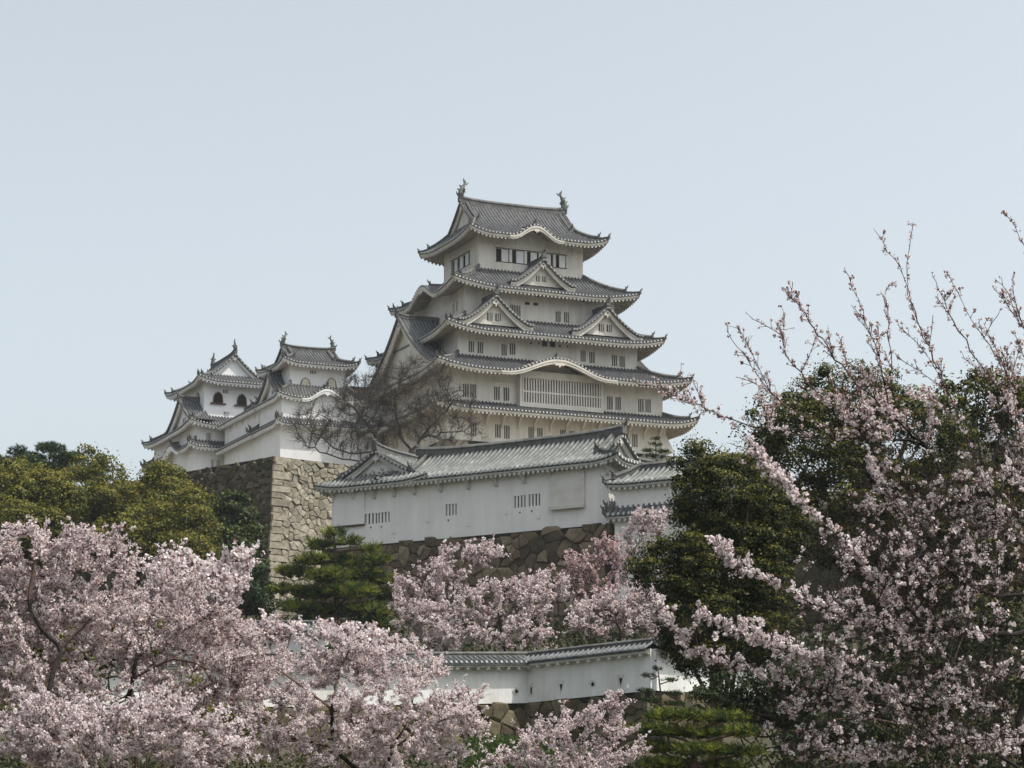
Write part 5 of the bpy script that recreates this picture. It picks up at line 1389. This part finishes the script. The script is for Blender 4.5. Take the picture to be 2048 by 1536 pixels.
mid = dict(petal=.0185, spread=.053, per=11, step=.17, tip=.0062, thin=.02)
FG = 'cherry trees in the front row'
cherry('large pink cherry tree filling the lower left, its crown below the camphor trees', on_ground(95, 46), px_lobes([
    (60, 1120, 46, 130, 80, .9), (180, 1120, 46, 100, 70, .9), (30, 1250, 46, 130, 120, 1.0), (180, 1230, 46, 140, 100, 1.1), (90, 1380, 46, 150, 100, 1.0), (240, 1180, 46, 50, 50, .6)]),
    limbs=[[on_ground(95, 46), at(95, 1560, 45.2), at(90, 1470, 44.8), at(98, 1380, 44.8), at(125, 1300, 45.1), at(185, 1235, 45.1)], [at(98, 1380, 44.8), at(50, 1300, 44.6), at(20, 1200, 44.5)], [at(90, 1470, 44.8), at(160, 1420, 44.5), at(250, 1370, 44.2)], [at(125, 1300, 45.1), at(60, 1220, 45.4), at(70, 1120, 45.5)]],
    seed=111, w=(.42, .28, .15, .15), natt=1500, nclus=10500, group=FG, **mid)
cherry('pink cherry tree with a forked slim trunk, right of the large lower left one', on_ground(262, 50), px_lobes([
    (330, 1200, 50, 120, 70, 1), (420, 1275, 50, 100, 62, 1), (330, 1300, 50, 110, 80, 1), (470, 1330, 49, 80, 60, .9), (240, 1290, 50, 70, 60, .9), (340, 1385, 49, 140, 55, .9), (480, 1390, 49, 80, 40, .8)]),
    limbs=[[on_ground(255, 50), at(240, 1500, 49.2), at(265, 1360, 48.8), at(275, 1310, 48.8), at(285, 1270, 49.1), at(300, 1220, 49.2)], [at(275, 1310, 48.8), at(350, 1270, 48.6), at(430, 1225, 48.5)], [at(265, 1360, 48.8), at(350, 1320, 48.6), at(440, 1345, 48.4)]],
    seed=112, w=(.40, .32, .10, .18), natt=1300, nclus=7600, group=FG, **mid)
cherry('low pink cherry tree along the bottom left edge', on_ground(260, 42), px_lobes([
    (140, 1490, 42, 160, 70, .8), (300, 1450, 42, 130, 70, .8), (400, 1500, 42, 110, 60, .8), (60, 1440, 42, 90, 60, .7)]), seed=113, w=(.46, .18, .26, .10), natt=900, nclus=6400, group=FG, **mid)
cherry('spreading pink cherry tree with several dark trunks at the bottom centre', on_ground(740, 56), px_lobes([
    (560, 1360, 56, 130, 70, 1.1), (680, 1320, 56, 120, 60, 1.1), (800, 1340, 56, 110, 66, 1.1), (620, 1450, 55, 180, 80, 1.2), (820, 1440, 55, 130, 80, 1.1), (930, 1400, 56, 80, 36, .8), (760, 1500, 55, 200, 60, 1.2), (900, 1480, 55, 70, 60, .8)]),
    limbs=[[on_ground(735, 56), at(740, 1600, 55.2), at(675, 1500, 55.2), at(664, 1420, 54.8), at(678, 1350, 55.1), at(700, 1300, 55.1)], [at(740, 1600, 55.2), at(785, 1500, 55.0), at(815, 1440, 54.6), at(825, 1390, 54.6)], [at(785, 1500, 55.0), at(860, 1450, 54.4), at(940, 1430, 54.1)], [at(675, 1500, 55.2), at(600, 1480, 55.0), at(500, 1500, 54.7)], [at(664, 1420, 54.8), at(600, 1370, 54.8), at(540, 1330, 54.8)]],
    seed=114, w=(.48, .17, .24, .11), natt=1700, nclus=13500, group=FG, **mid)
cherry('sparse young cherry tree below the stone footing of the near parapet', on_ground(1150, 62), px_lobes([
    (1110, 1465, 62, 90, 50, .9), (1200, 1450, 62, 70, 56, .9), (1160, 1530, 62, 140, 50, 1), (1060, 1490, 62, 60, 50, .7), (1000, 1530, 62, 60, 40, .7), (1250, 1500, 62, 50, 44, .7), (1220, 1410, 62, 36, 24, .5)]), seed=115, natt=700, nclus=3300, group=FG, petal=.021, spread=.056, per=10, step=.18, tip=.0055, thin=.02)

# the budding cherry on the right, close to the camera
def near_cherry():
    rs = np.random.RandomState(131)
    T0 = on_ground(2150, 30)
    nodes, par = [T0], [-1]; shoots = []
    def limb(pts, n, mark=None, wob=.012):
        p = path([at(x, y, Y) for x, y, Y in pts], n, rs, wob)
        d = np.linalg.norm(np.array(nodes) - p[0], axis=1); last = int(d.argmin())
        s = len(nodes)
        for q in p[(1 if d.min() < .3 else 0):]: nodes.append(q); par.append(last); last = len(nodes) - 1
        shoots.extend([(i, mark) for i in range(s, len(nodes))])
    p = path([T0, at(2120, 1800, 30), at(2060, 1560, 30), at(2036, 1440, 30)], 12)
    for q in p[1:]: nodes.append(q); par.append(len(nodes) - 2)
    limb([(2036, 1440, 30), (2075, 1330, 30), (2080, 1180, 30), (2060, 1000, 30), (2030, 900, 30.1)], 20)
    limb([(2060, 1560, 30), (1990, 1500, 29.6), (1880, 1480, 29.2), (1760, 1520, 28.8), (1640, 1500, 28.6)], 20)
    limb([(2075, 1330, 30), (1960, 1370, 29.4), (1830, 1420, 29), (1680, 1390, 28.7), (1500, 1345, 28.4), (1400, 1312, 28.3), (1350, 1262, 28.2), (1312, 1223, 28.2)], 34)
    limb([(2080, 1260, 30), (1990, 1268, 29.6), (1870, 1252, 29.2), (1780, 1190, 29), (1705, 1100, 28.9), (1600, 1008, 28.8), (1550, 950, 28.8), (1512, 900, 28.8)], 34)
    limb([(1870, 1252, 29.2), (1780, 1262, 28.7), (1680, 1230, 28.4), (1540, 1165, 28.2), (1470, 1130, 28.1), (1434, 1096, 28.1)], 24)
    limb([(1830, 1420, 29), (1720, 1360, 28.4), (1620, 1316, 28.1), (1500, 1280, 28), (1403, 1232, 28)], 22)
    limb([(2080, 1180, 30), (1980, 1190, 29.7), (1880, 1120, 29.7), (1800, 1020, 29.8), (1740, 930, 29.9)], 20)
    limb([(2060, 1080, 30), (1990, 1060, 30.4), (1900, 980, 30.6), (1850, 890, 30.8), (1774, 878, 31), (1628, 872, 31.2), (1475, 843, 31.4), (1400, 812, 31.5), (1342, 788, 31.6)], 40, 'up')
    limb([(1774, 878, 31), (1660, 856, 31), (1563, 804, 30.9), (1498, 725, 30.8), (1452, 660, 30.8)], 22, 'up')
    limb([(1850, 890, 30.8), (1768, 817, 30.3), (1677, 725, 30.1), (1628, 654, 30), (1581, 590, 30)], 24, 'up')
    limb([(1774, 878, 31), (1690, 830, 30.5), (1620, 770, 30.4), (1570, 700, 30.4), (1566, 655, 30.4)], 20, 'up')
    limb([(1784, 850, 30.6), (1760, 720, 30.2), (1722, 615, 30), (1690, 533, 30)], 20, 'up')
    limb([(2000, 1060, 30.4), (1960, 940, 30), (1904, 800, 29.8), (1872, 725, 29.7), (1839, 654, 29.6), (1807, 556, 29.6), (1755, 473, 29.6)], 30, 'up')
    limb([(1825, 620, 29.6), (1813, 563, 29.5), (1820, 500, 29.4), (1828, 447, 29.4)], 11, 'up')
    limb([(1784, 760, 30.2), (1778, 660, 30.2), (1770, 590, 30.2), (1792, 560, 30.2)], 11, 'up')
    limb([(2060, 1000, 30), (2040, 880, 29.8), (2002, 787, 29.6), (1953, 719, 29.5), (1904, 634, 29.4), (1867, 550, 29.4)], 24, 'up')
    limb([(2030, 900, 30.1), (2028, 758, 30.3), (1986, 700, 30.3), (1927, 612, 30.2), (1896, 542, 30.2)], 20, 'up')
    limb([(2030, 900, 30.1), (2100, 760, 29.6), (2048, 660, 29.4), (1983, 569, 29.3)], 18, 'up')
    limb([(2100, 760, 29.6), (2090, 640, 29.2), (2048, 494, 29.0), (2009, 424, 28.9)], 16, 'up')
    limb([(2048, 660, 29.4), (2030, 600, 29.3), (2027, 550, 29.3)], 8, 'up')
    # side shoots off the upright limbs
    ups = [i for i, m in shoots if m == 'up']
    for i in rs.choice(ups, size=105):
        p0 = np.array(nodes[i]); h0 = (p0[2] - EYE[2]) / p0[1]
        if h0 > .235: continue
        L = rs.uniform(.25, .95) * (1.0 if h0 < .2 else .5)
        d0 = np.array([rs.normal(-.28, .45), rs.normal(0, .4), 1.0]); d0 /= np.linalg.norm(d0)
        n_ = max(3, int(L / .09)); last = int(i); bend = rs.normal(size=3) * .08; q_ = p0.copy()
        s_ = len(nodes)
        for jn in range(n_):
            d0 = d0 + bend * .5 + rs.normal(size=3) * .05; d0 /= np.linalg.norm(d0); q_ = q_ + d0 * L / n_
            nodes.append(q_.copy()); par.append(last); last = len(nodes) - 1
        shoots.extend([(x, 'up') for x in range(s_, len(nodes))])
    nd0 = len(nodes)
    att = in_ellipsoids(px_lobes([(1900, 1130, 29.4, 170, 130, 1.0), (1750, 1180, 28.9, 160, 110, .8), (1970, 1000, 30, 120, 80, 1.0), (1820, 1000, 30.3, 120, 60, .9), (1880, 1330, 29, 200, 90, .9), (1680, 1300, 28.5, 150, 70, .6), (1780, 1450, 28.8, 240, 90, .8), (1950, 1470, 29, 120, 80, .8), (1620, 1450, 28.7, 120, 70, .6)]), 1500, rs)
    nd, pa = colonize(nodes, par, att, .15, .8, .2, rs=rs, tropism=(-.05, 0, .15))
    r = radii(nd, pa, .0042, 2.35, .11)
    t = thing('cherry_tree', 'nearest cherry tree at the right, long budding shoots reaching up into the sky', 'cherry tree', T0, 0, FG)
    mb = MB(); stick_mesh(mb, nd - T0, pa, r, .02, split=.012)
    up = np.array([i for i, m in shoots if m == 'up']); isup = np.zeros(len(nd), bool); isup[up] = True
    # tips of upright shoots carry little but buds: how far above the leafy mass a node is
    pxz = (nd[:, 2] - EYE[2]) / nd[:, 1]; hi = np.clip((pxz - .168) / .06, 0, 1)
    k = np.where((r < .014) & (pa >= 0))[0]
    pr = (1 - .45 * hi[k]); pr /= pr.sum()
    tw = rs.choice(k, size=3400, p=pr); dv = nd[tw] - nd[pa[tw]]; dv /= np.linalg.norm(dv, axis=1)[:, None] + 1e-9
    v = dv * .9 + rs.normal(size=dv.shape) * .55 + np.array([-.1, 0, .35]); v /= np.linalg.norm(v, axis=1)[:, None]
    L = rs.uniform(.05, .26, len(tw)) * (1 - .55 * hi[tw]); st = nd[pa[tw]] + (nd[tw] - nd[pa[tw]]) * rs.rand(len(tw), 1); e = st + v * L[:, None]
    mb.frusta(st - T0, e - T0, .0045, .0025, 3, 1)
    # thin bare twigs
    k2 = rs.choice(k, size=5200); v2 = rs.normal(size=(5200, 3)) * .8 + np.array([-.5, 0, .45]); v2 /= np.linalg.norm(v2, axis=1)[:, None]
    low = hi[k2] < .12
    mb.frusta(nd[k2][low] - T0, (nd[k2] + v2 * rs.uniform(.15, .65, (5200, 1)))[low] - T0, .0042, .0022, 3, 0)
    mb.build('branches', [M['bark'], M['twig']], t)
    b = MB()
    # full clusters low down and on the drooping limbs
    lowi = np.where(hi[tw] < .45)[0]
    n = 2500; i = rs.choice(lowi, size=n); c = st[i] + (e[i] - st[i]) * rs.uniform(.2, 1.05, n)[:, None] + rs.normal(size=(n, 3)) * .018
    blossoms(b, c - T0, rs, .0150, .038, 10, (.40, .20, .24, .16))
    lowk = k[hi[k] < .4]
    n = 700; i = rs.choice(lowk, size=n); c = nd[pa[i]] + (nd[i] - nd[pa[i]]) * rs.rand(n, 1) + rs.normal(size=(n, 3)) * .022
    blossoms(b, c - T0, rs, .0150, .040, 10, (.40, .20, .26, .14))
    # dense white-pink sleeves along the outer drooping limbs
    sl = np.array([j for j, m in shoots if m is None and nd[j][0] < (1800 - 1024) / F_PX * 28.5 * 1.02])
    ns = 250; i = rs.choice(sl, size=ns); p0 = nd[pa[i]] + (nd[i] - nd[pa[i]]) * rs.rand(ns, 1)
    ax = nd[i] - nd[pa[i]]; ax /= np.linalg.norm(ax, axis=1)[:, None] + 1e-9
    sp = ax * .55 + rs.normal(size=(ns, 3)) * .5 + np.array([-.1, -.05, .62]); sp /= np.linalg.norm(sp, axis=1)[:, None]
    sl_ = rs.uniform(.03, .27, ns)[:, None]; p1 = p0 + sp * sl_
    mb2 = MB(); mb2.frusta(p0 - T0, p1 - T0, .0045, .003, 4, 0); mb2.build('spurs', M['bark'], t)
    nc = 6; f = rs.rand(ns, nc, 1) ** .7
    c = (p0[:, None] + (p1 - p0)[:, None] * f * 1.1).reshape(-1, 3) + rs.normal(size=(ns * nc, 3)) * .022
    blossoms(b, c - T0, rs, .0148, .033, 10, (.44, .12, .36, .08))
    # scattered buds and single flowers on the high shoots
    hii = np.where(hi[tw] >= .25)[0]
    n = 1900; i = rs.choice(hii, size=n); c = e[i] + rs.normal(size=(n, 3)) * .008
    blossoms(b, c - T0, rs, .0125, .022, 4, (.34, .26, .10, .30))
    hk = up[hi[up] >= .2]
    n = 800; i = rs.choice(hk, size=n); c = nd[pa[i]] + (nd[i] - nd[pa[i]]) * rs.rand(n, 1) + rs.normal(size=(n, 3)) * .016
    blossoms(b, c - T0, rs, .0115, .02, 4, (.30, .26, .08, .36))
    b.build('crown', [M[m] for m in BLOSSOM], t)
near_cherry()

# ------------------------------------------------------------------ ground cover
def cover(name, label, x0, x1, y0, y1, n, seed, mats, size, hgt, kind='stuff'):
    rs = np.random.RandomState(seed); x = rs.uniform(x0, x1, n); y = rs.uniform(y0, y1, n)
    z = ground_z(x, y) + rs.rand(n) ** 2 * hgt
    mb = MB(); quads(mb, np.stack([x, y, z], -1), size, rs, mats=range(len(mats)), aspect=.45)
    o = mb.build(name, [M[m] for m in mats]); o['kind'] = kind; o['label'] = label
cover('undergrowth', 'low dark undergrowth covering the castle slopes', -45, 45, 116, 182, 60000, 201, ('dark_a', 'dark_a', 'dark_c'), .20, .7)
cover('undergrowth', 'dark undergrowth on the slope below the near parapet', -30, 30, 58, 110, 60000, 203, ('dark_a', 'dark_a', 'dark_c', 'camphor_b'), .13, .6)
cover('grass', 'young grass on the bank below the near parapet', -1.8, 2.6, 95, 111, 7000, 202, ('grass', 'grass', 'needle_a'), .12, .9)

# ------------------------------------------------------------------ spring haze between the camera and the castle
hm = bpy.data.materials.new('spring_haze'); hm.use_nodes = True
hn = hm.node_tree; hn.nodes.clear()
ho = hn.nodes.new('ShaderNodeOutputMaterial'); hv = hn.nodes.new('ShaderNodeVolumePrincipled')
hv.inputs['Color'].default_value = (0.86, 0.90, 0.96, 1); hv.inputs['Density'].default_value = 0.00012; hv.inputs['Anisotropy'].default_value = 0.3
hn.links.new(hv.outputs[0], ho.inputs['Volume'])
mb = MB(); mb.box((-4500, -1000, -3), (4500, 6500, 95))
hz = mb.build('haze', hm); hz['kind'] = 'stuff'; hz['label'] = 'thin pale spring haze'
